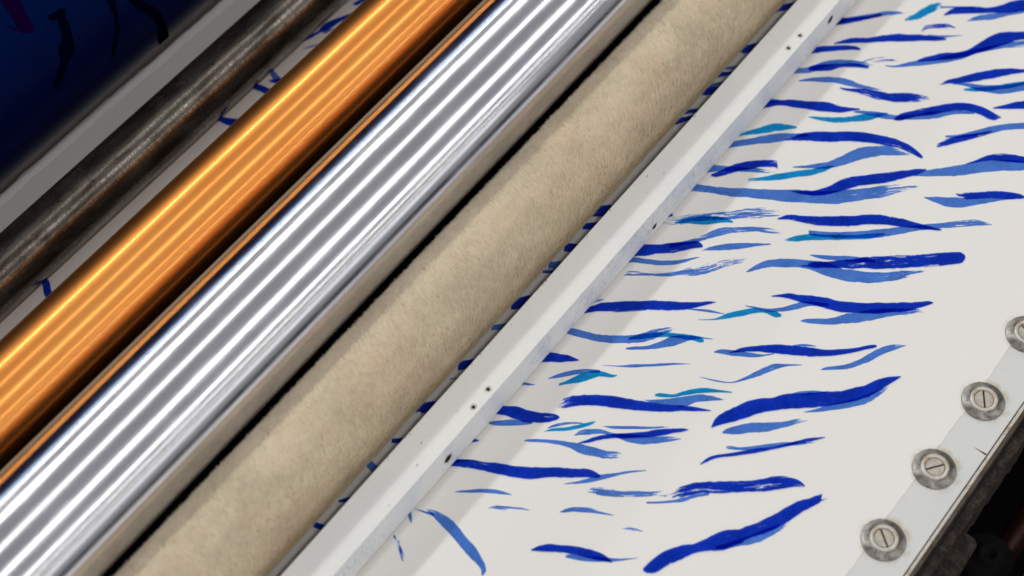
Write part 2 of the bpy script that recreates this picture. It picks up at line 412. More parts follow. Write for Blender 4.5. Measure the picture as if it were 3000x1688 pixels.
STROKES = [
('D',0,0,0,[2.4367,-0.0435,2.4026,-0.0659,2.499,-0.0764,2.4563,-0.1044,2.5369,-0.1071,2.5008,-0.1305,2.5713,-0.14,2.5369,-0.1622]),
('L',0,0.6,0,[2.5782,-0.3635,2.5312,-0.3931,2.6279,-0.4224,2.6022,-0.4385,2.7133,-0.5042,2.6875,-0.5201,2.8077,-0.5895,2.7817,-0.6053,2.8607,-0.6732,2.8494,-0.68]),
('D',0,0,0,[2.5511,-0.3353,2.5001,-0.3677,2.5782,-0.3635,2.527,-0.3958,2.6193,-0.4278,2.5851,-0.4492,2.703,-0.5105,2.6806,-0.5243,2.7631,-0.5631,2.7458,-0.5737]),
('T',0.3,0.5,0,[2.8165,-0.6864,2.7966,-0.6984,2.8677,-0.7133,2.8329,-0.734,2.9298,-0.7294,2.8731,-0.7631,2.9834,-0.7508,2.9264,-0.7844,3.0194,-0.7738,2.9709,-0.8022,3.0464,-0.7933,3.0199,-0.8088]),
('L',0,0,0,[3.0136,-0.8037,3.0004,-0.8114,3.0626,-0.8719,3.0502,-0.879,3.1288,-0.9651,3.1146,-0.9731]),
('D',0,0,0,[2.9718,-0.8545,2.963,-0.8596,3.052,-0.878,3.008,-0.9035,3.1061,-0.9344,3.0575,-0.9622,3.1669,-1.0305,3.1297,-1.0515,3.2281,-1.0828,3.1792,-1.1101,3.2867,-1.1194,3.2153,-1.159,3.3472,-1.1672,3.271,-1.209,3.3861,-1.2114,3.3141,-1.2506]),
('L',0.4,0,0,[3.0091,-0.9812,3.0021,-0.9852,3.0848,-1.0162,3.047,-1.0376,3.1522,-1.082,3.1125,-1.1043,3.2062,-1.1382,3.1796,-1.153,3.3006,-1.2151,3.2693,-1.2323]),
('D',0,0,0.28,[2.7905,-0.8146,2.7819,-0.8197,2.8303,-0.8148,2.8087,-0.8275,2.8615,-0.8402,2.8398,-0.8529,2.9017,-0.8779,2.8713,-0.8956,2.9225,-0.9094,2.8956,-0.925,2.9246,-0.956,2.9186,-0.9595]),
('D',0,0,0,[2.4103,-0.4605,2.4053,-0.4636,2.4699,-0.4945,2.4447,-0.5103,2.5141,-0.5293,2.4779,-0.5518,2.5637,-0.5964,2.5299,-0.6172,2.6215,-0.6495,2.5834,-0.6728,2.7002,-0.7342,2.6533,-0.7624,2.7608,-0.8296,2.7223,-0.8524,2.7972,-0.8954,2.7646,-0.9145,2.8224,-0.9545,2.8121,-0.9605]),
('L',0,0,0,[2.7859,-0.8585,2.7704,-0.8676,2.8256,-0.9223,2.811,-0.9308,2.8982,-1.0189,2.8957,-1.0204]),
('D',0,0,0,[2.2631,-0.3393,2.2177,-0.3686,2.2939,-0.3644,2.2525,-0.391,2.3247,-0.3895,2.2833,-0.416,2.4023,-0.4745,2.3673,-0.4966,2.4456,-0.5364,2.4181,-0.5536,2.464,-0.5694,2.4405,-0.584,2.4668,-0.6031,2.4551,-0.6103]),
('D',0,0,0,[2.0495,-0.0258,2.0087,-0.0535,2.0935,-0.0604,2.0501,-0.0896,2.1268,-0.0838,2.0833,-0.113,2.1655,-0.1129,2.1392,-0.1305,2.2039,-0.1514,2.1791,-0.1678]),
('L',0,0,0,[2.0517,-0.0702,2.0313,-0.084,2.0915,-0.1075,2.0727,-0.1201,2.1482,-0.1427,2.1236,-0.1591]),
('D',0,0,0,[2.5863,-0.9071,2.5754,-0.9135,2.6447,-0.9418,2.6136,-0.9601,2.7352,-1.0182,2.6929,-1.0428,2.8059,-1.0891,2.7676,-1.1111,2.9195,-1.1273,2.8508,-1.1662,3.0101,-1.1618,2.921,-1.2118,3.0696,-1.2141,2.9958,-1.2552,3.1295,-1.2867,3.077,-1.3155,3.1901,-1.3605,3.1419,-1.3867]),
('L',0,0.35,0,[2.4485,-0.7813,2.4419,-0.7853,2.4772,-0.8249,2.4648,-0.8324,2.5426,-0.8725,2.5134,-0.8899,2.5863,-0.9071,2.5487,-0.9294,2.6526,-0.9803,2.6215,-0.9985,2.7883,-1.0735,2.7391,-1.1018,2.8499,-1.1239,2.8158,-1.1434,2.9117,-1.1745,2.8816,-1.1914,3.0044,-1.2503,2.9681,-1.2705,3.0683,-1.3203,3.0336,-1.3393,3.1332,-1.3914,3.094,-1.4126]),
('L',0,0.6,0,[2.0823,-0.349,2.054,-0.3675,2.1348,-0.3954,2.1023,-0.4165,2.1832,-0.4445,2.1466,-0.4681,2.2522,-0.4806,2.2112,-0.5067,2.3134,-0.5306,2.2805,-0.5514,2.3607,-0.5895,2.3293,-0.6091,2.3906,-0.6591,2.3616,-0.6771,2.4142,-0.7236,2.3976,-0.7338]),
('D',0.1,0,0,[2.1643,-0.4433,2.1578,-0.4475,2.2003,-0.4513,2.1653,-0.4739,2.2622,-0.5186,2.2213,-0.5446,2.3021,-0.5643,2.2734,-0.5824,2.3558,-0.6367,2.3311,-0.6521,2.3839,-0.7072,2.3674,-0.7173]),
('D',0,0.3,0.42,[2.3925,-0.6667,2.3826,-0.6729,2.4295,-0.6791,2.4046,-0.6944,2.4761,-0.7207,2.4461,-0.739,2.5052,-0.7731,2.4868,-0.7842,2.5267,-0.8298,2.5225,-0.8324]),
('L',0,0.3,0,[2.0626,-0.4467,2.0561,-0.4509,2.1081,-0.4839,2.0879,-0.4969,2.1599,-0.5393,2.1316,-0.5574,2.2045,-0.5994,2.168,-0.6224,2.2351,-0.668,2.1946,-0.6934,2.247,-0.748,2.2251,-0.7616,2.285,-0.8549,2.2768,-0.8599]),
('D',0.2,0.4,0.12,[2.1561,-0.6606,2.1512,-0.6637,2.1712,-0.6905,2.1574,-0.6991,2.2122,-0.7522,2.1815,-0.7712,2.2548,-0.8301,2.2063,-0.8598,2.2827,-0.8994,2.2383,-0.9264,2.3136,-0.941,2.261,-0.9727,2.3708,-1.0181,2.3181,-1.0495,2.3894,-1.0668,2.3504,-1.0899,2.3954,-1.1143,2.3857,-1.12]),
('L',0,0.4,0,[1.7951,-0.3776,1.7638,-0.3984,1.8403,-0.3832,1.8128,-0.4015,1.8591,-0.3975,1.8339,-0.4141,1.8846,-0.4429,1.8767,-0.448]),
('D',0,0,0,[1.7695,-0.359,1.7306,-0.3851,1.7951,-0.3776,1.77,-0.3943,1.8329,-0.397,1.8015,-0.4178,1.8762,-0.4395,1.8448,-0.4602,1.9229,-0.4975,1.8827,-0.5237,1.9829,-0.5909,1.9276,-0.6264,2.0303,-0.6657,1.9725,-0.7024,2.0434,-0.7272,2.0022,-0.7531,2.0647,-0.7746,2.0401,-0.79,2.0957,-0.8288,2.0861,-0.8347]),
('L',0,0,0,[1.8943,-0.0581,1.8775,-0.0696,1.9473,-0.1133,1.9289,-0.1258,1.9608,-0.1315,1.9464,-0.1413]),
('D',0,0,0,[1.829,-0.048,1.8027,-0.066,1.8549,-0.0667,1.8254,-0.0869,1.8995,-0.1139,1.8811,-0.1263,1.9208,-0.1313,1.9008,-0.1448]),
('L',0,0,0,[1.7387,-0.0554,1.719,-0.0689,1.7667,-0.0771,1.7431,-0.0933,1.8037,-0.1108,1.784,-0.1244,1.8195,-0.1273,1.8053,-0.137]),
('D',0,0,0,[1.6888,-0.0443,1.6482,-0.0725,1.7145,-0.0629,1.6676,-0.0954,1.7632,-0.1204,1.7356,-0.1393,1.785,-0.1418,1.7614,-0.1579]),
('D',0,0,0,[1.4864,-0.0491,1.4711,-0.0599,1.5261,-0.0758,1.5031,-0.0919,1.5572,-0.113,1.538,-0.1263,1.5751,-0.1323,1.5551,-0.1461]),
('D',0,0,0,[1.414,-0.0457,1.3837,-0.0671,1.4558,-0.0706,1.4231,-0.0937,1.505,-0.1132,1.482,-0.1292,1.5281,-0.1287,1.5052,-0.1447]),
('L',0,0,0,[2.06,-0.8121,2.0521,-0.817,2.0903,-0.8451,2.0705,-0.8573,2.1442,-0.9408,2.1084,-0.9626,2.172,-1.0093,2.1442,-1.0261,2.2416,-1.095,2.2097,-1.1141,2.3273,-1.1712,2.2831,-1.1972,2.3968,-1.2569,2.3726,-1.2709,2.4541,-1.3495,2.442,-1.3564]),
('T',0.2,0.2,0,[1.8821,-0.6276,1.8743,-0.6326,1.901,-0.6608,1.8854,-0.6709,1.9323,-0.7105,1.9049,-0.728,1.9762,-0.7695,1.9432,-0.7903,2.0367,-0.8353,2.0012,-0.8573,2.0924,-0.8868,2.0528,-0.9112,2.1358,-0.9374,2.116,-0.9495,2.1639,-0.9673,2.148,-0.977]),
('D',0,0.2,0,[2.15,-1.0184,2.1396,-1.0247,2.2019,-1.0339,2.1621,-1.0579,2.2657,-1.0807,2.2256,-1.1046,2.3596,-1.1523,2.3071,-1.183,2.4415,-1.2311,2.3968,-1.2569,2.4852,-1.2899,2.4364,-1.3179,2.5085,-1.3603,2.4556,-1.3903,2.507,-1.436,2.4664,-1.4588,2.5086,-1.4847,2.5046,-1.4869]),
('D',0,0,0,[2.5396,-1.4177,2.5338,-1.4209,2.5908,-1.4554,2.5687,-1.4677,2.655,-1.5026,2.6122,-1.5262,2.694,-1.5472,2.6487,-1.5721,2.7376,-1.6058,2.6962,-1.6282]),
('L',0.4,0,0,[2.2143,-1.3043,2.2025,-1.3112,2.2782,-1.3671,2.2544,-1.3808,2.375,-1.4359,2.3351,-1.4586,2.4641,-1.5095,2.4239,-1.532,2.5516,-1.6039,2.5111,-1.6262,2.6142,-1.6727,2.5695,-1.6969]),
('D',0.3,0.3,0.1,[2.1311,-1.2988,2.1193,-1.3057,2.1989,-1.3216,2.1595,-1.3445,2.2576,-1.3623,2.218,-1.3851,2.3214,-1.4251,2.2936,-1.441,2.3976,-1.4892,2.3816,-1.4982]),
('T',0,0,0,[1.5421,-0.3875,1.5322,-0.3942,1.6001,-0.4192,1.5734,-0.4372,1.667,-0.4628,1.6249,-0.4909,1.7264,-0.5116,1.684,-0.5395,1.76,-0.5598,1.7283,-0.5805,1.7796,-0.617,1.7696,-0.6235]),
('L',0,0,0,[1.4216,-0.3633,1.4029,-0.3761,1.4955,-0.4015,1.4631,-0.4234,1.5839,-0.4742,1.5422,-0.5021,1.6687,-0.5496,1.6191,-0.5823,1.7498,-0.6538,1.7244,-0.6702,1.7781,-0.6963,1.7626,-0.7062]),
('D',0.3,0,0.04,[1.6627,-0.6104,1.6566,-0.6144,1.7601,-0.6645,1.7163,-0.6928,1.8552,-0.7768,1.7972,-0.8136,1.9409,-0.8948,1.8842,-0.9301,1.9922,-0.9911,1.9377,-1.0246,2.0339,-1.0928,1.9794,-1.1258,2.0421,-1.172,1.9954,-1.1999,2.0299,-1.2461,1.9989,-1.2645,2.0157,-1.2795,2.0064,-1.285]),
('L',0.2,0.5,0,[1.5374,-0.7484,1.5322,-0.7518,1.5991,-0.8115,1.5803,-0.8236,1.6703,-0.877,1.6326,-0.901,1.7439,-0.9157,1.6908,-0.9491,1.8379,-0.9589,1.7729,-0.9994,1.9159,-1.021,1.8558,-1.0579,1.9655,-1.0921,1.913,-1.124,1.9894,-1.1617,1.9569,-1.1813,1.9989,-1.2271,1.995,-1.2294]),
('T',0.4,0,0,[1.3245,-0.6,1.3135,-0.6074,1.3809,-0.6532,1.3602,-0.6669,1.4641,-0.7275,1.4308,-0.7494,1.5475,-0.802,1.5102,-0.8261,1.631,-0.8765,1.6009,-0.8956,1.6767,-0.9198,1.6661,-0.9265]),
('D',0,0.3,0,[1.229,-0.4207,1.2181,-0.4282,1.2595,-0.4392,1.2339,-0.4568,1.328,-0.4713,1.2912,-0.4964,1.4104,-0.5292,1.3696,-0.5567,1.4722,-0.5925,1.4349,-0.6173,1.5128,-0.6437,1.4717,-0.6708,1.5124,-0.6656,1.4713,-0.6927]),
('L',0,0.5,0,[1.2148,-0.3645,1.2002,-0.3747,1.2804,-0.3897,1.2422,-0.416,1.3224,-0.4488,1.2929,-0.4689,1.3584,-0.5119,1.3303,-0.5309,1.4117,-0.598,1.3894,-0.6129,1.4499,-0.6938,1.444,-0.6977]),
('D',0.2,0,0,[1.3976,-0.8267,1.3924,-0.83,1.4311,-0.8772,1.412,-0.8896,1.4768,-0.9325,1.4467,-0.9518,1.5441,-0.9741,1.499,-1.0028,1.6242,-1.0079,1.5609,-1.0477,1.7111,-1.0799,1.6548,-1.1147,1.7868,-1.1589,1.7302,-1.1935,1.8663,-1.2357,1.8207,-1.2632,1.9227,-1.2933,1.8906,-1.3124,1.9556,-1.3358,1.9471,-1.3408]),
('L',0,0,0,[1.8782,-1.3032,1.8744,-1.3055,1.9473,-1.3366,1.9129,-1.3569,2.0102,-1.3985,1.9641,-1.4254,2.0937,-1.4732,2.032,-1.5088,2.1813,-1.5458,2.1152,-1.5833,2.2494,-1.6295,2.1869,-1.6644,2.3198,-1.7312,2.2633,-1.7622,2.3775,-1.801,2.3185,-1.833]),
('D',0.3,0,0,[2.5021,-1.0916,2.498,-1.094,2.5633,-1.1181,2.5409,-1.1311,2.6282,-1.1656,2.5866,-1.1896,2.6933,-1.2132,2.6432,-1.2418,2.769,-1.2718,2.7085,-1.3059,2.8243,-1.3336,2.7779,-1.3594,2.8854,-1.4207,2.8625,-1.4333,2.9214,-1.4645,2.9002,-1.4761]),
('L',0,0,0,[2.5558,-1.148,2.5517,-1.1504,2.604,-1.205,2.5833,-1.2169,2.6444,-1.2832,2.6029,-1.3067,2.6883,-1.3424,2.6319,-1.3741,2.7323,-1.4016,2.6782,-1.4317,2.8051,-1.4648,2.7491,-1.4955,2.8494,-1.5037,2.7907,-1.5357]),
('T',0,0,0,[2.5607,-1.2214,2.55,-1.2275,2.6058,-1.2631,2.581,-1.2772,2.6539,-1.3199,2.6265,-1.3353,2.7406,-1.397,2.7072,-1.4155,2.8077,-1.4634,2.7825,-1.4772,2.8494,-1.5037,2.82,-1.5198]),
('D',0.2,0,0.05,[2.1186,-1.4917,2.1147,-1.4939,2.1598,-1.5172,2.1482,-1.5238,2.234,-1.5568,2.2027,-1.5745,2.2887,-1.6076,2.2478,-1.6304,2.3197,-1.6715,2.2803,-1.6932,2.3506,-1.7353,2.3191,-1.7525,2.3854,-1.7967,2.3578,-1.8117]),
('L',0,0.55,0,[1.0829,-0.3509,1.0541,-0.3711,1.1283,-0.3895,1.0836,-0.4207,1.1592,-0.4557,1.1209,-0.4822,1.1907,-0.5213,1.151,-0.5485,1.2718,-0.6398,1.2195,-0.6749,1.377,-0.7847,1.3099,-0.8287,1.4754,-0.9335,1.4042,-0.979,1.5395,-1.0191,1.4681,-1.0642,1.6148,-1.0978,1.5444,-1.1415,1.7152,-1.2026,1.6517,-1.2414,1.781,-1.2788,1.7411,-1.3028,1.8346,-1.3621,1.8233,-1.3689]),
('L',0,0,0,[1.7898,-1.4215,1.7845,-1.4246,1.8222,-1.4677,1.7922,-1.4853,1.8534,-1.5064,1.8031,-1.5357,1.8895,-1.5503,1.8294,-1.585,1.9159,-1.5998,1.8647,-1.6292,1.9666,-1.6675,1.9288,-1.6889,2.03,-1.7521,2.0148,-1.7605,2.0722,-1.8084,2.0668,-1.8113]),
('D',0.4,0,0.08,[1.9127,-1.545,1.9066,-1.5485,1.9296,-1.5677,1.8994,-1.585,1.9758,-1.622,1.9402,-1.6423,2.0258,-1.6743,1.9839,-1.6979,2.075,-1.7429,2.0346,-1.7654,2.1073,-1.8049,2.0768,-1.8217,2.1148,-1.8437,2.0995,-1.8521]),
('L',0.3,0.4,0.3,[0.8158,-0.3557,0.7755,-0.3846,0.8599,-0.4031,0.8181,-0.4328,0.9111,-0.4541,0.8691,-0.4837,0.9645,-0.5037,0.9223,-0.5332,1.0607,-0.6104,1.0167,-0.6404,1.1354,-0.6885,1.0856,-0.7222,1.2117,-0.7658,1.1565,-0.8025,1.2515,-0.8246,1.2062,-0.8544,1.2826,-0.889,1.261,-0.9031,1.3015,-0.9357,1.2979,-0.9381]),
('T',0,0,0,[0.8519,-0.4437,0.8435,-0.4496,0.8936,-0.4665,0.8691,-0.4837,0.9469,-0.516,0.9082,-0.543,0.9945,-0.5695,0.9523,-0.5987,1.0323,-0.6298,1.0026,-0.6501,1.0451,-0.6897,1.0366,-0.6955]),
('D',0.2,0,0,[1.2019,-0.87,1.1969,-0.8733,1.2517,-0.9007,1.2266,-0.9171,1.2963,-0.9644,1.2589,-0.9886,1.3337,-1.0242,1.2883,-1.0533,1.3739,-1.0821,1.3234,-1.1141,1.4433,-1.1631,1.3868,-1.1984,1.5119,-1.2445,1.4573,-1.2782,1.5575,-1.3153,1.51,-1.3442,1.594,-1.3995,1.5524,-1.4246,1.6279,-1.5011,1.6022,-1.5163,1.6515,-1.5678,1.6369,-1.5764,1.663,-1.6013,1.6564,-1.6052]),
('L',0,0.4,0,[1.2371,-1.0444,1.2158,-1.0582,1.2568,-1.0734,1.2262,-1.0931,1.3376,-1.188,1.3032,-1.2096,1.4269,-1.2969,1.3873,-1.3213,1.4776,-1.3476,1.4328,-1.375,1.5524,-1.4246,1.5138,-1.4477,1.6242,-1.5033,1.5949,-1.5206,1.7229,-1.6065,1.6935,-1.6237,1.8007,-1.6819,1.7652,-1.7022,1.839,-1.7399,1.8115,-1.7555,1.8581,-1.8006,1.8506,-1.8048]),
('T',0.3,0.2,0,[1.108,-0.9737,1.1024,-0.9774,1.1587,-1.0033,1.134,-1.0194,1.2158,-1.0582,1.1817,-1.0801,1.2594,-1.1134,1.2259,-1.1347,1.3386,-1.2286,1.3121,-1.2451,1.4088,-1.308,1.3801,-1.3258,1.453,-1.3626,1.44,-1.3706,1.4613,-1.382,1.4562,-1.3851]),
('L',0,0.5,0.18,[0.7227,-0.5006,0.7022,-0.5151,0.7775,-0.5482,0.7583,-0.5618,0.8386,-0.5915,0.8109,-0.6108,0.9123,-0.6263,0.8762,-0.6513,0.9758,-0.6684,0.9373,-0.6948,1.024,-0.7211,0.9902,-0.744,1.0877,-0.8059,1.0608,-0.8239,1.1209,-0.8685,1.0975,-0.884,1.1792,-0.9983,1.1764,-1.0002]),
('D',0,0,0,[0.5699,-0.3672,0.5362,-0.3918,0.6336,-0.396,0.5807,-0.4343,0.6866,-0.4622,0.6368,-0.4978,0.7372,-0.5128,0.6859,-0.5491,0.772,-0.5521,0.7274,-0.5835,0.8023,-0.5825,0.7631,-0.61,0.8221,-0.6116,0.7897,-0.6342,0.8218,-0.6462,0.8094,-0.6548]),
('L',0.4,0.2,0,[0.7935,-0.6615,0.7907,-0.6634,0.8326,-0.6814,0.8153,-0.6933,0.8886,-0.7281,0.8589,-0.7484,0.9358,-0.781,0.9052,-0.8017,1.0019,-0.8633,0.9823,-0.8763,1.0476,-0.9296,1.042,-0.9333]),
('L',0,0,0,[0.4923,-0.3682,0.4756,-0.3804,0.5367,-0.3967,0.5119,-0.4148,0.5709,-0.4587,0.544,-0.4781,0.6064,-0.5196,0.5808,-0.5379,0.6486,-0.5756,0.6249,-0.5924,0.6845,-0.6137,0.6662,-0.6266,0.7278,-0.6518,0.7182,-0.6584,0.7499,-0.6756,0.7478,-0.677]),
('L',0,0.4,0.3,[0.4211,-0.4205,0.4171,-0.4234,0.46,-0.4353,0.4368,-0.4523,0.5072,-0.5047,0.4872,-0.5192,0.5577,-0.5716,0.5343,-0.5884,0.6358,-0.648,0.5988,-0.674,0.6913,-0.6943,0.6441,-0.7272,0.7469,-0.7406,0.6981,-0.7743,0.806,-0.7847,0.7651,-0.8127,0.8597,-0.8325,0.824,-0.8567,0.9338,-0.9172,0.931,-0.919]),
('L',0,0.4,0,[0.8234,-0.9242,0.8193,-0.927,0.8606,-0.9327,0.8401,-0.9464,0.9251,-0.9565,0.8872,-0.9816,0.9794,-1.0039,0.9373,-1.0317,1.0241,-1.0577,0.9811,-1.0857,1.0611,-1.1165,1.0194,-1.1434,1.0959,-1.1765,1.0417,-1.2112,1.1272,-1.2386,1.0577,-1.2826,1.141,-1.3115,1.0785,-1.3507,1.1804,-1.3843,1.1178,-1.4231,1.2274,-1.4602,1.1702,-1.4952,1.2896,-1.5427,1.244,-1.5702,1.338,-1.5934,1.3029,-1.6145,1.3877,-1.6593,1.3806,-1.6635]),
('L',0.3,0,0,[1.1127,-1.1327,1.1085,-1.1354,1.1483,-1.1841,1.1273,-1.1975,1.2075,-1.2697,1.1794,-1.2873,1.2596,-1.3595,1.2349,-1.3747,1.2907,-1.4214,1.2766,-1.43]),
('D',0.2,0,0.16,[1.0277,-1.1298,1.0222,-1.1334,1.0639,-1.1477,1.0361,-1.1655,1.1377,-1.2319,1.0993,-1.2563,1.2087,-1.3098,1.1597,-1.3404,1.284,-1.385,1.222,-1.4232,1.3744,-1.4914,1.3057,-1.5329,1.4404,-1.5722,1.3743,-1.6116,1.51,-1.6509,1.4421,-1.6907,1.5816,-1.7363,1.519,-1.7724,1.5973,-1.7668,1.5505,-1.7937,1.5911,-1.7861,1.5803,-1.7923]),
('D',0,0,0,[0.7785,-1.1116,0.7738,-1.1148,0.8129,-1.1465,0.7994,-1.1553,0.8466,-1.1818,0.8183,-1.2002,0.8791,-1.2341,0.8386,-1.2603,0.9102,-1.2954,0.8629,-1.3257,0.9413,-1.3565,0.8872,-1.3908,0.9723,-1.4175,0.9148,-1.4536,1.0238,-1.5055,0.9695,-1.5391,1.0833,-1.5883,1.0329,-1.619,1.1489,-1.6672,1.099,-1.6973,1.1879,-1.7227,1.1535,-1.7431,1.2357,-1.7728,1.215,-1.785,1.2457,-1.7966,1.2409,-1.7995]),
('L',0.3,0,0,[0.6477,-1.0342,0.6444,-1.0364,0.6741,-1.0824,0.6628,-1.09,0.7067,-1.1428,0.6901,-1.1538,0.7546,-1.1929,0.7333,-1.2069,0.8146,-1.2352,0.7844,-1.2548,0.8659,-1.2833,0.8424,-1.2984,0.9176,-1.3715,0.9041,-1.3801]),
('L',0,0.5,0,[0.7455,-1.3124,0.7409,-1.3154,0.7693,-1.3294,0.7507,-1.3414,0.8198,-1.3935,0.7931,-1.4105,0.8674,-1.4434,0.834,-1.4645,0.9285,-1.4849,0.8782,-1.5164,1.0069,-1.5557,0.9528,-1.5891,1.099,-1.6579,1.0581,-1.6826,1.1569,-1.7411,1.133,-1.7554,1.1718,-1.787,1.165,-1.7911]),
('T',0.1,0,0,[0.4308,-0.8885,0.4282,-0.8903,0.4869,-0.9535,0.4797,-0.9584,0.5585,-0.9955,0.5355,-1.0111,0.6195,-1.0367,0.5866,-1.0589,0.6633,-1.0814,0.6368,-1.0991,0.6864,-1.1317,0.6718,-1.1414,0.7127,-1.1797,0.6828,-1.1994,0.7146,-1.2151,0.7046,-1.2216]),
('L',0,0.3,0,[0.4491,-0.8046,0.4465,-0.8064,0.508,-0.889,0.4948,-0.8981,0.5441,-0.9805,0.5415,-0.9823]),
('D',0,0,0,[0.0919,-0.3452,0.0633,-0.3669,0.1464,-0.3907,0.1195,-0.4109,0.2273,-0.4512,0.1822,-0.4846,0.2982,-0.5278,0.251,-0.5623,0.3607,-0.6105,0.3178,-0.6415,0.4212,-0.6945,0.3775,-0.7257,0.4681,-0.766,0.4315,-0.7918,0.5097,-0.821,0.4847,-0.8384,0.5558,-0.8727,0.5406,-0.8832,0.5732,-0.9024,0.5692,-0.9051]),
('L',0.5,0,0.2,[0.2021,-0.5042,0.1957,-0.509,0.2555,-0.559,0.2446,-0.5671,0.323,-0.6377,0.3153,-0.6434]),
('L',0,0.5,0,[-0.0517,-0.3595,-0.0548,-0.3619,-0.0253,-0.3825,-0.0435,-0.3964,-0.0028,-0.4084,-0.0322,-0.4308,0.028,-0.4712,-0.0097,-0.4995,0.0517,-0.539,0.0191,-0.5633,0.1123,-0.6216,0.0758,-0.6485,0.1804,-0.6987,0.1393,-0.7285,0.2439,-0.737,0.1962,-0.7713,0.2878,-0.7728,0.2482,-0.8011,0.3265,-0.8291,0.3213,-0.8327]),
('T',0,0,0,[0.1264,-0.6663,0.117,-0.6732,0.1773,-0.701,0.1551,-0.717,0.2267,-0.7494,0.2038,-0.7658,0.2679,-0.8037,0.2468,-0.8187,0.3137,-0.8747,0.2894,-0.8918,0.3402,-0.9226,0.3146,-0.9405,0.3511,-0.9564,0.3255,-0.9742,0.3505,-0.9815,0.3409,-0.9882]),
('L',0,0.3,0,[0.0711,-0.6899,0.0648,-0.6945,0.0999,-0.7151,0.0842,-0.7266,0.1441,-0.767,0.1264,-0.7797,0.2041,-0.8075,0.1756,-0.8279,0.2706,-0.8436,0.2229,-0.8774,0.3086,-0.8783,0.2722,-0.9039,0.3452,-0.9357,0.3304,-0.946,0.3837,-1.0163,0.3811,-1.018]),
('L',0.2,0.3,0,[0.325,-1.0608,0.3205,-1.0639,0.3589,-1.0825,0.3366,-1.0978,0.3883,-1.1277,0.3596,-1.1473,0.4284,-1.2062,0.406,-1.2213,0.4595,-1.2663,0.4498,-1.2727,0.5024,-1.3102,0.496,-1.3145]),
('D',0,0,0,[0.3673,-1.1282,0.3641,-1.1303,0.4305,-1.1642,0.4094,-1.1785,0.4869,-1.2156,0.456,-1.2363,0.5384,-1.2784,0.4984,-1.3048,0.5908,-1.3566,0.5455,-1.3861,0.6359,-1.4313,0.5937,-1.4585,0.6693,-1.4895,0.6322,-1.5131,0.7052,-1.5458,0.6778,-1.5631,0.7758,-1.6198,0.7541,-1.6333,0.8295,-1.6651,0.8097,-1.6773,0.851,-1.691,0.8365,-1.6999,0.8517,-1.7008,0.847,-1.7036]),
('L',0,0.3,0.2,[0.5982,-1.3598,0.5917,-1.3641,0.6413,-1.4039,0.6282,-1.4123,0.6708,-1.4646,0.6688,-1.4659]),
('L',0,0.4,0,[0.5649,-1.5481,0.5617,-1.5502,0.5926,-1.562,0.5778,-1.5714,0.6506,-1.6196,0.6293,-1.633,0.7136,-1.6585,0.6812,-1.6787,0.7867,-1.6914,0.7474,-1.7156,0.86,-1.7245,0.8237,-1.7467,0.9124,-1.7706,0.8872,-1.7859,0.9508,-1.8213,0.9475,-1.8233]),
('L',0,0.3,0,[0.1633,-1.087,0.1608,-1.0887,0.1956,-1.162,0.1882,-1.1672,0.2353,-1.2318,0.2303,-1.2352,0.2989,-1.2692,0.2832,-1.2798,0.3812,-1.3023,0.3464,-1.3255,0.4452,-1.34,0.4152,-1.3598,0.4875,-1.392,0.4728,-1.4017,0.5315,-1.4589,0.529,-1.4605]),
('L',0,0.2,0,[-0.0813,-0.6551,-0.0831,-0.6564,-0.03,-0.7264,-0.0362,-0.7309,0.0157,-0.7765,0.0021,-0.7864,0.08,-0.8549,0.0675,-0.8638,0.1442,-0.9332,0.1348,-0.9398,0.1956,-1.0072,0.1943,-1.0081]),
('D',0,0,0,[-0.2486,-0.3389,-0.2851,-0.3674,-0.1828,-0.4,-0.2287,-0.4354,-0.1643,-0.4372,-0.2059,-0.4692,-0.1406,-0.4876,-0.1695,-0.5096,-0.1304,-0.5395,-0.1353,-0.5432]),
('L',0.1,0.2,0,[-0.3095,-0.4807,-0.3125,-0.483,-0.2557,-0.5074,-0.2739,-0.5214,-0.1926,-0.5527,-0.2169,-0.5712,-0.1487,-0.6042,-0.167,-0.618,-0.1109,-0.6603,-0.1262,-0.6717]),
('T',0,0,0,[-0.3009,-0.5421,-0.3099,-0.5491,-0.2615,-0.5628,-0.2795,-0.5766,-0.2047,-0.5873,-0.241,-0.6148,-0.1568,-0.6188,-0.1933,-0.6463,-0.117,-0.6649,-0.1415,-0.6831,-0.0957,-0.7245,-0.111,-0.7358,-0.0825,-0.7482,-0.0855,-0.7505]),
('L',0,0,0.45,[0.1868,-0.3776,0.1708,-0.3897,0.2304,-0.3883,0.1948,-0.4149,0.2493,-0.4175,0.2318,-0.4305]),
('L',0,0,0.62,[0.2699,-0.4541,0.2569,-0.4637,0.2982,-0.4849,0.2787,-0.4992,0.3241,-0.526,0.3176,-0.5307]),
('D',0,0.2,0,[0.8637,-0.3838,0.8497,-0.3937,0.89,-0.4045,0.876,-0.4144]),
('D',0,0,0,[0.6548,-0.0262,0.6064,-0.0625,0.7205,-0.0848,0.6615,-0.1287,0.758,-0.1465,0.7079,-0.1834]),
('D',0,0,0,[0.5477,-0.053,0.517,-0.0761,0.5776,-0.0842,0.5427,-0.1103,0.6061,-0.1164,0.5773,-0.1379,0.6339,-0.1492,0.603,-0.1721]),
('D',0,0,0.05,[0.3816,-0.054,0.3448,-0.0821,0.4119,-0.0844,0.3704,-0.116,0.4285,-0.1163,0.3983,-0.1392,0.4541,-0.1503,0.4238,-0.1731]),
('L',0,0,0,[0.2409,-0.055,0.2081,-0.0804,0.2785,-0.0884,0.243,-0.1157,0.2984,-0.1176,0.272,-0.1377,0.3239,-0.1514,0.2974,-0.1715]),
('D',0,0,0.3,[0.1846,-0.063,0.1702,-0.0741,0.2335,-0.1141,0.2125,-0.1302,0.2673,-0.159,0.2477,-0.1741]),
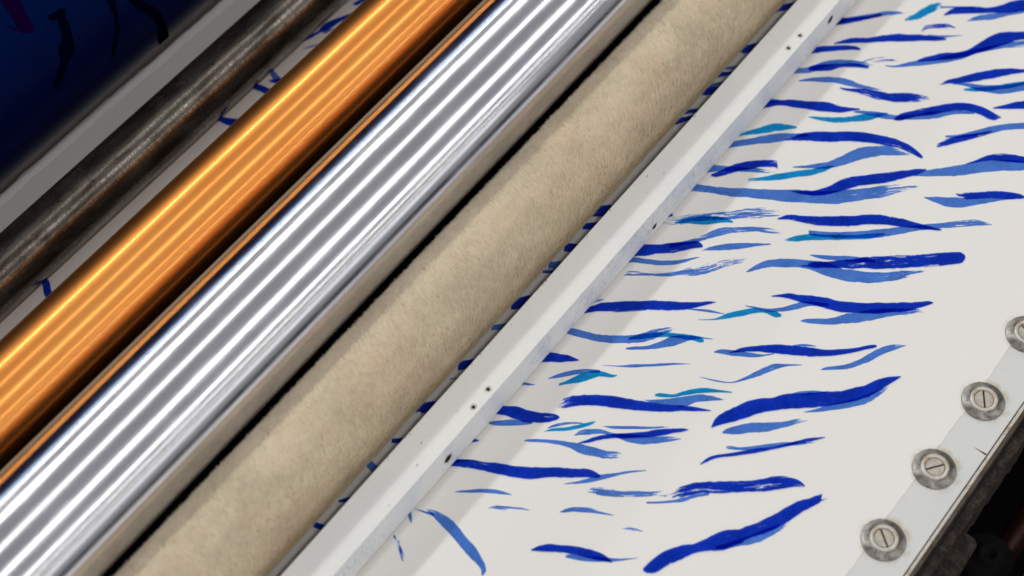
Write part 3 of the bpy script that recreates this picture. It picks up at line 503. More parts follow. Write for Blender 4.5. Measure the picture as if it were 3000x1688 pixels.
('D',0,0,0,[-0.0676,-0.0474,-0.1086,-0.0799,-0.015,-0.0768,-0.0657,-0.1168,0.0356,-0.1169,0.0005,-0.1443,0.0714,-0.1509,0.0362,-0.1782]),
('L',0,0,0.4,[-0.1115,-0.0734,-0.1241,-0.0834,-0.073,-0.1137,-0.0875,-0.1251,-0.0508,-0.1404,-0.0647,-0.1513]),
('L',0,0,0.05,[-0.246,-0.0569,-0.2676,-0.0742,-0.2076,-0.088,-0.2354,-0.1102,-0.1691,-0.1191,-0.1877,-0.1339,-0.141,-0.1497,-0.1596,-0.1645]),
('D',0,0,0,[-0.5166,-0.0559,-0.5552,-0.0877,-0.4716,-0.0896,-0.5134,-0.1237,-0.435,-0.1213,-0.4637,-0.1447,-0.4019,-0.156,-0.4289,-0.1778]),
('L',0,0,0.4,[-0.6082,-0.0786,-0.617,-0.0859,-0.5718,-0.1101,-0.5854,-0.1213,-0.5472,-0.1425,-0.559,-0.1522]),
('D',0,0,0,[-0.6049,-0.3369,-0.6437,-0.3682,-0.5669,-0.3966,-0.6105,-0.4314,-0.5418,-0.4408,-0.5941,-0.4822,-0.52,-0.5001,-0.5741,-0.5426,-0.4953,-0.557,-0.5419,-0.5933,-0.4695,-0.6044,-0.5057,-0.6324,-0.4476,-0.638,-0.4728,-0.6574,-0.4469,-0.6584,-0.4528,-0.6629]),
('L',0,0,0,[-0.6861,-0.3955,-0.693,-0.4011,-0.665,-0.411,-0.684,-0.4263,-0.6201,-0.4603,-0.6449,-0.48,-0.5815,-0.5146,-0.6029,-0.5315,-0.5551,-0.57,-0.5615,-0.5749]),
('L',0,0,0,[-0.4193,-0.3696,-0.4312,-0.379,-0.3949,-0.4104,-0.4062,-0.4193,-0.3782,-0.4487,-0.3812,-0.451]),
('D',0,0,0,[-0.8298,-0.0351,-0.864,-0.0641,-0.7915,-0.0732,-0.8304,-0.1059,-0.7467,-0.1234,-0.7737,-0.1459,-0.7205,-0.1541,-0.7493,-0.1779]),
('L',0,0,0,[-0.8449,-0.0831,-0.8563,-0.0927,-0.7928,-0.1269,-0.814,-0.1446]),
('D',0,0,0,[-1.0492,-0.0643,-1.0703,-0.0824,-1.0239,-0.0951,-1.0461,-0.1141,-1.0037,-0.1216,-1.016,-0.132,-0.9738,-0.1572,-0.9933,-0.1737]),
('L',0,0,0,[-1.1981,-0.0093,-1.2426,-0.0483,-1.206,-0.0951,-1.2502,-0.1336,-1.2138,-0.1801,-1.2578,-0.2181]),
('D',0,0,0.1,[-1.4623,-0.0767,-1.4701,-0.0837,-1.4214,-0.1013,-1.4414,-0.119,-1.3792,-0.1335,-1.4055,-0.1567]),
('D',0,0,0,[-1.6228,-0.0554,-1.6432,-0.074,-1.6015,-0.1058,-1.6219,-0.1242,-1.5869,-0.1361,-1.6058,-0.1531]),
('D',0.55,0,0,[-0.4203,-0.6102,-0.4274,-0.6157,-0.3813,-0.6123,-0.4079,-0.6327,-0.3373,-0.6207,-0.3848,-0.6569,-0.2891,-0.6681,-0.3355,-0.7032,-0.248,-0.7209,-0.2952,-0.7562,-0.1927,-0.8047,-0.2437,-0.8423,-0.146,-0.8944,-0.1923,-0.9282,-0.0849,-1.0142,-0.1198,-1.0393,-0.0241,-1.1125,-0.0501,-1.1309,0.0081,-1.1708,-0.0101,-1.1835,0.0396,-1.239,0.0359,-1.2415]),
('L',0,0.4,0,[-0.111,-0.943,-0.114,-0.9452,-0.0655,-1.0004,-0.0849,-1.0142,0.0155,-1.0847,-0.0271,-1.1147,0.0649,-1.1311,0.0313,-1.1546,0.1057,-1.1885,0.0799,-1.2063,0.1333,-1.258,0.129,-1.2609]),
('T',0,0,0,[-0.0565,-0.9653,-0.0638,-0.9705,-0.0351,-0.9786,-0.0533,-0.9917,-0.0021,-1.0369,-0.0155,-1.0464,0.0412,-1.0666,0.0229,-1.0795,0.0829,-1.0991,0.0596,-1.1154,0.1282,-1.1487,0.106,-1.1641,0.1604,-1.2072,0.148,-1.2157,0.1893,-1.2638,0.1844,-1.2672]),
('L',0,0.3,0.1,[-0.5309,-0.6478,-0.5338,-0.65,-0.4874,-0.6686,-0.5019,-0.6798,-0.4402,-0.7159,-0.4501,-0.7235,-0.399,-0.7761,-0.4048,-0.7806]),
('T',0.2,0,0,[-0.5554,-0.6458,-0.5583,-0.648,-0.5157,-0.6737,-0.5291,-0.684,-0.4698,-0.7219,-0.4873,-0.7352,-0.4169,-0.7648,-0.4356,-0.7789,-0.3812,-0.7959,-0.3958,-0.8069,-0.359,-0.8165,-0.3631,-0.8196]),
('L',0.2,0.4,0,[-0.4827,-0.7773,-0.4856,-0.7795,-0.4455,-0.7864,-0.4664,-0.8022,-0.4116,-0.8188,-0.4367,-0.8376,-0.3774,-0.8673,-0.3967,-0.8817,-0.36,-0.9202,-0.3747,-0.931,-0.334,-0.9663,-0.3603,-0.9857,-0.2971,-1.0208,-0.334,-1.0477,-0.2591,-1.0825,-0.2944,-1.1079,-0.2114,-1.1451,-0.238,-1.164,-0.1754,-1.2079,-0.1813,-1.212]),
('D',0,0,0,[-0.5065,-0.8202,-0.5094,-0.8224,-0.461,-0.8477,-0.4755,-0.8586,-0.4077,-0.8817,-0.428,-0.8969,-0.3607,-0.9289,-0.3806,-0.9435,-0.2962,-1.0039,-0.3197,-1.021,-0.2017,-1.0978,-0.2331,-1.1203,-0.1571,-1.1468,-0.1797,-1.1628,-0.1282,-1.1858,-0.1425,-1.1959,-0.1157,-1.2107,-0.1186,-1.2128]),
('L',0.2,0.5,0,[-0.3555,-0.8634,-0.3579,-0.8652,-0.3215,-0.9081,-0.3333,-0.9168,-0.2655,-0.9815,-0.2785,-0.991,-0.216,-1.0514,-0.2266,-1.0591,-0.1469,-1.1396,-0.1493,-1.1413]),
('L',0,0.5,0,[-0.6557,-0.5984,-0.6597,-0.6015,-0.634,-0.6149,-0.6471,-0.6252,-0.5848,-0.6853,-0.5992,-0.6964,-0.5386,-0.7579,-0.5616,-0.7754,-0.5052,-0.8316,-0.5397,-0.8577,-0.4798,-0.8946,-0.5172,-0.9226,-0.4516,-0.9553,-0.4861,-0.981,-0.4228,-1.0073,-0.4476,-1.0255,-0.4233,-1.0279,-0.432,-1.0343]),
('D',0,0,0,[-0.8566,-0.3529,-0.8791,-0.3713,-0.8161,-0.3881,-0.8274,-0.3973,-0.799,-0.3998,-0.8125,-0.4108,-0.7932,-0.4181,-0.7972,-0.4213]),
('D',0,0,0,[-1.0017,-0.3531,-1.0237,-0.3713,-0.9671,-0.3841,-0.9875,-0.401,-0.94,-0.4043,-0.9693,-0.4285,-0.8915,-0.4666,-0.9281,-0.4964,-0.8407,-0.5521,-0.8907,-0.5922,-0.7967,-0.6426,-0.8468,-0.6823,-0.7427,-0.725,-0.7914,-0.763,-0.6833,-0.8028,-0.7265,-0.8361,-0.6307,-0.8857,-0.669,-0.9148,-0.5878,-0.9593,-0.6189,-0.9827,-0.5794,-0.9937,-0.5981,-1.0076,-0.5792,-1.0137,-0.5826,-1.0163]),
('L',0,0,0,[-0.947,-0.3845,-0.9658,-0.4001,-0.9276,-0.4112,-0.9403,-0.4216,-0.905,-0.4479,-0.9088,-0.451]),
('L',0.2,0,0,[-0.7218,-0.898,-0.7246,-0.9001,-0.6763,-0.9366,-0.6875,-0.9451,-0.6279,-0.9732,-0.6465,-0.9872,-0.58,-1.0103,-0.5998,-1.0251,-0.5304,-1.0543,-0.5463,-1.066,-0.4774,-1.1039,-0.4888,-1.1122,-0.4194,-1.1739,-0.4222,-1.176]),
('L',0,0.3,0,[-1.0785,-0.4998,-1.0818,-0.5025,-1.0475,-0.5265,-1.0584,-0.5354,-0.9923,-0.5905,-1.0081,-0.6033,-0.9516,-0.6495,-0.968,-0.6627,-0.9333,-0.693,-0.9443,-0.7017,-0.9226,-0.73,-0.9254,-0.7322]),
('L',0.2,0.3,0.3,[-1.0466,-0.6802,-1.0504,-0.6832,-1.0192,-0.6954,-1.0327,-0.7063,-0.9736,-0.7664,-0.9899,-0.7793,-0.9375,-0.8363,-0.95,-0.8461,-0.9202,-0.8962,-0.9219,-0.8975]),
('L',0.1,0.2,0,[-0.8515,-0.9713,-0.8542,-0.9734,-0.8175,-0.9873,-0.8339,-0.9999,-0.7835,-1.018,-0.8055,-1.0347,-0.7483,-1.0719,-0.7687,-1.0872,-0.731,-1.1229,-0.7431,-1.132,-0.7066,-1.1885,-0.7089,-1.1902]),
('L',0.5,0.4,0.2,[-0.6874,-0.9857,-0.6986,-0.9941,-0.6476,-1.0204,-0.6784,-1.0435,-0.6168,-1.078,-0.6476,-1.1009,-0.5664,-1.1611,-0.5928,-1.1804,-0.5106,-1.2398,-0.5331,-1.2561,-0.4508,-1.3156,-0.4633,-1.3245,-0.4275,-1.3542,-0.4331,-1.3582]),
('D',0.5,0,0.14,[-0.5031,-1.293,-0.5071,-1.2959,-0.4511,-1.3347,-0.4681,-1.3468,-0.4077,-1.3512,-0.4419,-1.3754,-0.3807,-1.3636,-0.4263,-1.3957,-0.3272,-1.4047,-0.3759,-1.4386,-0.2824,-1.4518,-0.3324,-1.4864,-0.2226,-1.5276,-0.27,-1.5599,-0.1652,-1.605,-0.2117,-1.6361,-0.1163,-1.6493,-0.1711,-1.6858,-0.0668,-1.6934,-0.1253,-1.7319,-0.0307,-1.7463,-0.0777,-1.7769,-0.0143,-1.7966,-0.0425,-1.8149,-0.0194,-1.8302,-0.0282,-1.8359]),
('L',0,0,0,[-0.5556,-1.2724,-0.5629,-1.2776,-0.5139,-1.3212,-0.5234,-1.3281,-0.4693,-1.3681,-0.4806,-1.3761,-0.4308,-1.3989,-0.449,-1.4117,-0.3788,-1.4406,-0.393,-1.4506,-0.3313,-1.4856,-0.3427,-1.4935]),
('L',0.3,0.4,0.45,[-0.7321,-1.2508,-0.7458,-1.2609,-0.7205,-1.2581,-0.738,-1.271,-0.6972,-1.2963,-0.7175,-1.3111,-0.6751,-1.3586,-0.6833,-1.3646]),
('L',0.4,0,0,[-1.239,-0.437,-1.2174,-0.4652,-1.2399,-0.4757,-1.2065,-0.5192,-1.248,-0.5161,-1.2029,-0.5749,-1.2561,-0.5731,-1.2131,-0.6291,-1.2675,-0.6366,-1.2285,-0.6874,-1.284,-0.704,-1.244,-0.756,-1.2984,-0.7733,-1.2656,-0.816,-1.3063,-0.8287,-1.2851,-0.8562,-1.3172,-0.8579,-1.3007,-0.8794,-1.3352,-0.8725,-1.3295,-0.88]),
('L',0.2,0,0.2,[-1.2675,-0.3975,-1.2696,-0.3993,-1.2505,-0.4424,-1.2579,-0.4487,-1.2281,-0.4911,-1.2413,-0.5021]),
('D',0.5,0,0.35,[-1.4212,-0.3915,-1.4197,-0.3935,-1.4443,-0.4173,-1.4326,-0.4325,-1.4674,-0.454,-1.4538,-0.4717,-1.4903,-0.4904,-1.4775,-0.5071,-1.5104,-0.5302,-1.5054,-0.5368]),
('D',0.2,0.2,0.4,[-1.4574,-0.4226,-1.4558,-0.4246,-1.4753,-0.4548,-1.4714,-0.4599,-1.484,-0.4766,-1.4801,-0.4817]),
('L',0,0.2,0,[-1.2929,-0.3894,-1.2878,-0.3961,-1.3127,-0.3977,-1.3028,-0.4105,-1.3257,-0.4147,-1.3178,-0.425,-1.3352,-0.4339,-1.3333,-0.4364]),
('D',0,0,0,[-1.0903,-0.9804,-1.0935,-0.9829,-1.0474,-1.0033,-1.0686,-1.0197,-1.005,-1.0507,-1.0332,-1.0724,-0.9675,-1.1018,-1.001,-1.1275,-0.9358,-1.1574,-0.9732,-1.1856,-0.9107,-1.2176,-0.9481,-1.2456,-0.896,-1.2697,-0.9254,-1.2915,-0.9024,-1.3215,-0.9088,-1.3262]),
('L',0.1,0.1,0,[-1.0128,-1.1285,-1.0208,-1.1346,-0.9883,-1.1495,-1.0069,-1.1637,-0.954,-1.2107,-0.9742,-1.2259,-0.9094,-1.2796,-0.927,-1.2927,-0.8676,-1.3427,-0.8767,-1.3494,-0.8127,-1.4077,-0.8143,-1.4088]),
('D',0,0,0,[-0.8419,-1.4599,-0.85,-1.4657,-0.819,-1.4626,-0.8484,-1.4838,-0.7638,-1.4692,-0.8229,-1.5116,-0.6995,-1.4927,-0.7671,-1.5409,-0.6339,-1.5419,-0.6863,-1.5788,-0.5862,-1.5853,-0.6246,-1.6121,-0.5174,-1.6142,-0.5793,-1.6569,-0.4462,-1.657,-0.524,-1.7102,-0.3983,-1.7084,-0.4626,-1.7518,-0.3678,-1.7258,-0.4239,-1.7636,-0.3229,-1.7565,-0.3765,-1.7923,-0.2426,-1.7941,-0.3108,-1.8391,-0.1561,-1.8281,-0.225,-1.8731,-0.0943,-1.8635,-0.1464,-1.8972,-0.0352,-1.9009,-0.0731,-1.9252,-0.0161,-1.9157,-0.0488,-1.9366,-0.0048,-1.9191,-0.0142,-1.9251]),
('D',0,0,0,[-0.0367,-1.9274,-0.046,-1.9334,-0.0309,-1.9395,-0.0356,-1.9425,-0.0116,-1.9512,-0.0133,-1.9523]),
('L',0,0.5,0,[-0.5397,-1.6678,-0.5535,-1.6772,-0.4876,-1.7082,-0.5098,-1.7233,-0.427,-1.743,-0.4577,-1.7637,-0.3624,-1.7829,-0.4045,-1.811,-0.2776,-1.8323,-0.3144,-1.8566,-0.2414,-1.8763,-0.2448,-1.8785]),
('D',0,0,0,[-0.0348,-1.2927,-0.0391,-1.2956,0.0183,-1.284,-0.0191,-1.3097,0.0837,-1.303,0.026,-1.3424,0.1654,-1.3432,0.095,-1.3907,0.2502,-1.4055,0.1853,-1.4487,0.3489,-1.4985,0.2804,-1.5432,0.4384,-1.5976,0.3694,-1.6418,0.5046,-1.6725,0.4384,-1.7143,0.5805,-1.7413,0.517,-1.7808,0.6428,-1.7801,0.5758,-1.8214,0.6961,-1.8092,0.6383,-1.8445,0.7339,-1.8478,0.7003,-1.8681,0.7744,-1.8886,0.7712,-1.8906]),
('L',0,0.5,0,[0.3138,-1.6114,0.3107,-1.6134,0.36,-1.6478,0.3463,-1.6565,0.4367,-1.6998,0.4054,-1.7196,0.5296,-1.773,0.4886,-1.7985,0.5917,-1.8116,0.5504,-1.837,0.6427,-1.8418,0.614,-1.8594,0.6939,-1.8721,0.6907,-1.874]),
('L',0.1,0.3,0,[0.3601,-1.5069,0.3569,-1.509,0.4046,-1.5409,0.3889,-1.5511,0.4478,-1.5915,0.4321,-1.6016,0.4722,-1.6385,0.4697,-1.6401]),
('L',0,0.5,0,[-0.0221,-1.3515,-0.0311,-1.3576,0.0158,-1.3652,-0.0131,-1.3849,0.0936,-1.4311,0.05,-1.4604,0.1592,-1.5053,0.1197,-1.5315,0.217,-1.569,0.1894,-1.587,0.2659,-1.6151,0.2474,-1.627,0.2985,-1.6639,0.2954,-1.6659]),
('D',0,0,0,[-0.2343,-1.3635,-0.2384,-1.3664,-0.1913,-1.3731,-0.2059,-1.3832,-0.149,-1.399,-0.1619,-1.4079,-0.0751,-1.4664,-0.0929,-1.4784,-0.0011,-1.5338,-0.0202,-1.5465,0.07,-1.6033,0.0579,-1.6112,0.1502,-1.6669,0.135,-1.6767,0.2047,-1.7088,0.1865,-1.7205,0.2589,-1.7702,0.2564,-1.7718]),
('L',0,0.4,0,[-0.0772,-1.4104,-0.0831,-1.4145,-0.0669,-1.4215,-0.0812,-1.4313,-0.0334,-1.4773,-0.0465,-1.4862,0.0365,-1.5476,0.0186,-1.5596,0.1059,-1.6184,0.0896,-1.6291,0.168,-1.6939,0.1547,-1.7025,0.2031,-1.7482,0.2001,-1.7502]),
('D',0,0,0,[0.9768,1.9845,0.969,1.9776,1.0085,1.9808,0.9831,1.9584,1.0392,1.9655,1.0176,1.9466,1.0699,1.9502,1.0463,1.9295]),
('D',0,0,0,[0.5566,2.0508,0.5418,2.0372,0.5977,2.0461,0.5791,2.029,0.6483,2.0286,0.6258,2.0082,0.6905,2.0141,0.6717,1.997,0.7434,2.0195,0.7092,1.9887,0.7925,2.0002,0.7563,1.9677,0.8526,1.9748,0.8277,1.9525,0.9305,1.9384,0.9073,1.9179]),
('L',0,0,0,[0.7069,1.9919,0.6994,1.9851,0.7418,1.9916,0.7058,1.9593,0.7537,1.9627,0.7423,1.9525,0.7712,1.939,0.7598,1.9288]),
('L',0,0,0,[0.5419,1.995,0.5382,1.9916,0.5866,1.9725,0.5773,1.964,0.6192,1.9494,0.6117,1.9427,0.6537,1.9281,0.6425,1.9179]),
('L',0,0,0,[0.3188,2.0794,0.3351,2.0575,0.3015,2.0367,0.3177,2.0149,0.2858,2.0167,0.3089,1.9856,0.2748,1.9906,0.3048,1.9502,0.2661,1.9615,0.2892,1.9304]),
('D',0.3,0,0,[0.2489,1.9928,0.2454,1.9894,0.2751,1.9698,0.2536,1.9498,0.2966,1.9531,0.2787,1.9364,0.3163,1.9347,0.2984,1.918]),
('D',0,0,0,[0.1556,2.1268,0.1272,2.0997,0.176,2.0666,0.1441,2.0364,0.1884,2.0255,0.1547,1.9937,0.2007,1.9844,0.1618,1.9478,0.2095,1.9401,0.1741,1.907]),
('D',0,0,0,[-0.149,2.1722,-0.1695,2.1521,-0.1295,2.1062,-0.1534,2.0828,-0.1123,2.0593,-0.1397,2.0328,-0.0973,2.0106,-0.1328,1.9763,-0.069,1.9536,-0.1135,1.911,-0.044,1.9042,-0.0885,1.8619]),
('D',0,0,0.1,[-1.466,2.1132,-1.4399,2.0785,-1.4923,2.0371,-1.4675,2.0042,-1.52,1.9912,-1.4961,1.9596,-1.5383,1.9608,-1.5102,1.9235,-1.5713,1.9093,-1.539,1.8665]),
]
BLUE_MARKS = [
('P',0,0.2,0,[-0.7855,2.2839,-0.7092,2.3682,-0.7952,2.3445,-0.7229,2.4239,-0.7996,2.3985,-0.7316,2.473,-0.8035,2.453,-0.7345,2.5286,-0.8104,2.4924,-0.7407,2.569,-0.8174,2.5257,-0.7568,2.5926,-0.812,2.5611,-0.7823,2.5941]),
('P',0,0,0,[-0.8496,2.4491,-0.8518,2.4526,-0.8357,2.4762,-0.8422,2.4866,-0.818,2.5192,-0.8244,2.5298]),
('N',0.1,0,0,[-0.5773,2.5996,-0.5574,2.6211,-0.6144,2.6007,-0.5662,2.6533,-0.6205,2.6356,-0.5776,2.6828,-0.6313,2.6717,-0.5821,2.7264,-0.6399,2.7226,-0.5959,2.7723,-0.6554,2.7666,-0.6063,2.823,-0.6749,2.8066,-0.619,2.872,-0.6987,2.823,-0.6258,2.9097,-0.7139,2.8561,-0.6465,2.9376,-0.7296,2.9024,-0.6801,2.9636,-0.7509,2.9428,-0.7134,2.9901,-0.7781,2.9767,-0.7403,3.0257,-0.805,3.0116,-0.77,3.0582,-0.8253,3.0565,-0.8027,3.0874,-0.8351,3.0724,-0.819,3.0948]),
('N',0.2,0,0,[-0.6507,2.5848,-0.6612,2.6029,-0.6179,2.5909,-0.6408,2.6312,-0.5962,2.6087,-0.6169,2.6456]),
('N',0,0,0,[-0.3436,2.764,-0.2966,2.8159,-0.3478,2.8341,-0.3158,2.8703,-0.3502,2.8953,-0.3274,2.922,-0.3598,2.95,-0.3381,2.976,-0.3835,3.0236,-0.3594,3.054,-0.4144,3.0919,-0.3895,3.1249,-0.4437,3.1662,-0.4216,3.1976,-0.4646,3.2417,-0.457,3.2533]),
('N',0,0,0,[-0.2451,2.8738,-0.1918,2.9348,-0.2294,2.944,-0.1385,3.053,-0.2064,3.0329,-0.0949,3.1756,-0.1661,3.1576,-0.0861,3.269,-0.138,3.2782,-0.0672,3.3891,-0.1375,3.3695,-0.0577,3.5124,-0.1341,3.5366,-0.019,3.8121,-0.0895,3.8131,-0.0638,3.8105]),
]

def catmull(P, step):
    P = np.array(P, float); n = len(P)
    Q = np.vstack([2 * P[0] - P[1], P, 2 * P[-1] - P[-2]]); out = []
    for i in range(n - 1):
        p0, p1, p2, p3 = Q[i], Q[i + 1], Q[i + 2], Q[i + 3]
        L = np.linalg.norm((p2 - p1)[:2] + (p2 - p1)[2:]) / 2
        k = max(2, int(L / step))
        for j in range(k):
            t = j / k
            out.append(.5 * ((2 * p1) + (-p0 + p2) * t + (2 * p0 - 5 * p1 + 4 * p2 - p3) * t * t + (-p0 + 3 * p1 - 3 * p2 + p3) * t ** 3))
    out.append(P[-1]); return np.array(out)

def stroke(idx, c, d0, d1, da, q, place, name):
    P = np.array(q, float).reshape(-1, 4)
    C_ = catmull(P, .008)
    n = len(C_)
    a, b = C_[:, :2].copy(), C_[:, 2:].copy()
    mid = (a + b) / 2; wv = b - a; wl_ = np.linalg.norm(wv, axis=1) + 1e-6
    seg = np.r_[0, np.cumsum(np.linalg.norm(np.diff(mid, axis=0), axis=1))]; L = seg[-1]
    # hand-made edges
    amp = np.minimum(.0022, wl_ * .05)
    ja = wob(n, [(8, 1.0), (2.2, .45)]) * amp; jb = wob(n, [(8, 1.0), (2.2, .45)]) * amp
    u = wv / wl_[:, None]
    a -= u * ja[:, None]; b += u * jb[:, None]
    K = 5; V = []; A = []; W = []
    for i in range(n):
        s0 = max(0., 1 - seg[i] / (.22 * L)); s1 = max(0., 1 - (L - seg[i]) / (.30 * L))
        d = da + d0 * s0 ** 1.3 + d1 * s1 ** 1.3
        for k in range(K):
            t = k / (K - 1); p = a[i] * (1 - t) + b[i] * t
            V.append(place(p, idx)); A.append((seg[i], (t - .5) * wl_[i], idx * 3.7)); W.append((d, 2 * t - 1, 0))
    F = [(i * K + k, (i + 1) * K + k, (i + 1) * K + k + 1, i * K + k + 1) for i in range(n - 1) for k in range(K - 1)]
    o = pydata(name, V, F, INK[c])
    me = o.data
    for nm, dat in (('stroke', A), ('wear', W)):
        at = me.attributes.new(nm, 'FLOAT_VECTOR', 'POINT'); at.data.foreach_set('vector', np.array(dat, np.float32).ravel())
    return o

ORDER = {'L': 0, 'T': 1, 'D': 2}
for i, (c, d0, d1, da, q) in enumerate(STROKES):
    o = stroke(i, c, d0, d1, da, q, lambda p, k, c=c: (p[0], p[1], .0008 + ORDER[c] * .0012 + k * 6e-6), "brush_stroke")
    child(o, paper)

# ------------------------------------------------------------------ the bar
bar = empty("guide_bar", (0, -.3, 0))
tag(bar, "narrow white bar with small holes, lying over the print beside the fur roller", "bar")
x0, x1, ya, yb, z0, z1 = XA, XB, -.399, -.203, .012, .236
bw = .004
def bar_mesh():
    sec = [(ya, z0), (ya, z1 - bw), (ya + bw * .3, z1 - bw * .3), (ya + bw, z1), (yb - bw, z1), (yb, z1 - bw), (yb, z0)]
    return strip("bar_body", sec, x0, x1, BARW, nx=1)
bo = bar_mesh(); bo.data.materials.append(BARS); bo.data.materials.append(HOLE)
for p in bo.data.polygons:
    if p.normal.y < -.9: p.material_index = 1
def drill(o, cutters):
    """Bore holes with exact boolean, then keep only the result."""
    cs = []
    for (loc, axis, r, rx, depth) in cutters:
        bm = bmesh.new(); bmesh.ops.create_cone(bm, cap_ends=True, segments=28, radius1=r, radius2=r, depth=depth)
        if axis == 'y': bmesh.ops.rotate(bm, verts=bm.verts, matrix=Matrix.Rotation(math.pi / 2, 3, 'X'))
        bmesh.ops.scale(bm, verts=bm.verts, vec=(rx, 1, 1)); bmesh.ops.translate(bm, verts=bm.verts, vec=loc)
        me = bpy.data.meshes.new("cut"); bm.to_mesh(me); bm.free(); me.materials.append(HOLE)
        c_ = bpy.data.objects.new("cut", me); COL.objects.link(c_); cs.append(c_)
        md = o.modifiers.new("b", 'BOOLEAN'); md.object = c_; md.operation = 'DIFFERENCE'; md.solver = 'EXACT'; md.material_mode = 'TRANSFER'
    dg = bpy.context.evaluated_depsgraph_get()
    me = bpy.data.meshes.new_from_object(o.evaluated_get(dg)); o.modifiers.clear(); o.data = me
    for c_ in cs: bpy.data.objects.remove(c_)
TOPH = [(2.160, -.3587), (2.0457, -.3571), (-.6299, -.3619), (-.7496, -.3664)]
SIDEH = [(2.4348, .142, 1.0), (.7225, .075, .7), (-.9972, .111, 1.0)]
drill(bo, [((x, y, z1), 'z', .0085, 1, .12) for x, y in TOPH] + [((x, ya, z), 'y', .026 * s_, .9, .14) for x, z, s_ in SIDEH])
child(bo, bar)
def fade_disc(name, loc, r, mat, axis='z', rx=1.0, power=1.6, rin=0.0):
    v = []; f = []; fa = []; S_ = 40; R_ = 7
    for j in range(R_):
        rr = rin + (r - rin) * j / (R_ - 1)
        for i in range(S_):
            a = 2 * math.pi * i / S_; px, py = rr * math.cos(a) * rx, rr * math.sin(a)
            v.append((loc[0] + px, loc[1] + py, loc[2]) if axis == 'z' else (loc[0] + px, loc[1], loc[2] + py))
            fa.append((1 - j / (R_ - 1)) ** power)
    for j in range(R_ - 1):
        for i in range(S_):
            i2 = (i + 1) % S_; f.append((j * S_ + i, j * S_ + i2, (j + 1) * S_ + i2, (j + 1) * S_ + i))
    o = pydata(name, v, f, mat)
    at = o.data.attributes.new('fade', 'FLOAT', 'POINT'); at.data.foreach_set('value', np.array(fa, np.float32)); return o
for x, y in TOPH: child(fade_disc("rust_ring", (x, y, z1 + .0006), .022, STAIN, rin=.0087, rx=1.15), bar)
for x, z, s_ in SIDEH: child(fade_disc("rust_ring", (x, ya - .0006, z), .034 * s_ + .004, STAIN, 'y', rx=.95, rin=.0262 * s_), bar)
# chips and torn paint along the bar's back edge
for k in range(46):
    x = random.uniform(-2.6, 3.2) if k % 3 else random.uniform(-1.3, 0.2); y = random.choice((yb - .006, yb - .012, random.uniform(ya + .01, yb - .01)))
    L_ = random.uniform(.004, .022); a = random.uniform(-1.2, .6); w_ = random.uniform(.0008, .0022)
    dx, dy = math.cos(a) * L_, math.sin(a) * L_ * .6
    y2 = min(max(y + dy, ya + .006), yb - .005)
    child(pydata("paint_chip", [(x, y, z1 + .0007), (x + dx * .5 + w_, (y + y2) / 2 - w_, z1 + .0007), (x + dx, y2, z1 + .0007), (x + dx * .5 - w_, (y + y2) / 2 + w_, z1 + .0007)], [(0, 1, 2, 3)], HOLE), bar)

# ------------------------------------------------------------------ rollers
def place_roller(name, label, y, z, r, mat, part):
    t = empty(name, (0, y, z)); tag(t, label, "roller", "parallel rollers over the printed sheet")
    o = roller(part, r, XA + .4, XB - .4, mat); o.parent = t
    for k, xe in enumerate((XA + .4, XB - .4)):
        s_ = roller("axle", r * .3, xe - .35 if k == 0 else xe, xe if k == 0 else xe + .35, STEEL, seg=32); s_.parent = t
    return t
place_roller("steel_roller", "thin worn dark steel roller nearest the blue cylinder", 2.114, .18, .1663, STEEL, "roller_body")
place_roller("copper_roller", "shiny orange copper roller between the dark steel roller and the silver one", 1.360, .46, .2245, COPPER, "roller_body")
place_roller("chrome_roller", "mirror-bright silver roller striped with light reflections, right of the copper roller", .6445, .565, .318, CHROME, "roller_body")

blanket = empty("blanket_cylinder", (0, 3.012, .735)); tag(blanket, "dark blue rubber-covered cylinder with black and purple ink marks in the far left corner", "cylinder")
o = roller("rubber_blanket", .70, XA + .4, XB - .4, BLUE, seg=384); o.parent = blanket
for i, (c, d0, d1, da, q) in enumerate(BLUE_MARKS):
    o = stroke(900 + i, c, d0, d1, da, q,
               lambda p, k: (p[0], (.7012 + (k - 900) * 1e-4) * math.cos(p[1]), (.7012 + (k - 900) * 1e-4) * math.sin(p[1])), "ink_mark")
    o.parent = blanket

M = N("mottled_brown_metal"); M.base(M.mix(M.ramp(M.noise(M.polar(140, 30), 1, 3, .6), [(.4, 0.0), (.6, 1.0)]), (.16, .115, .07), (.42, .32, .20))); M.rough(.7)
rod = empty("added_brown_rod", (0, 1.0808, .47)); tag(rod, "thin brown rod added to draw the line between the copper and silver rollers", "rod")  # guessed rod, added to draw the thin brown line between the rollers
o = roller("rod_body", .013, XA + .4, XB - .4, M.m, seg=48, chamfer=.006); o.parent = rod
blocker = empty("gap_blocker", (0, 1.0, .05)); tag(blocker, "matt black tray added to darken the gap between the silver and fur rollers", "blocker")  # added black sheet under the rollers, darkens the gap and their reflections
M = N("blocker_black"); M.base((.0015, .0015, .0015)); M.rough(.95); M.b.inputs['Specular IOR Level'].default_value = .02
o = strip("blocker_floor", [(.44, .05), (.44, .075), (1.70, .075), (1.70, .05)], XA + .4, XB - .4, M.m); o.parent = blocker; o.matrix_parent_inverse = Matrix.Translation(blocker.location).inverted()
o = strip("blocker_lip", [(1.70, .05), (1.70, .11), (1.715, .11), (1.715, .05)], XA + .4, XB - .4, M.m); o.parent = blocker; o.matrix_parent_inverse = Matrix.Translation(blocker.location).inverted()

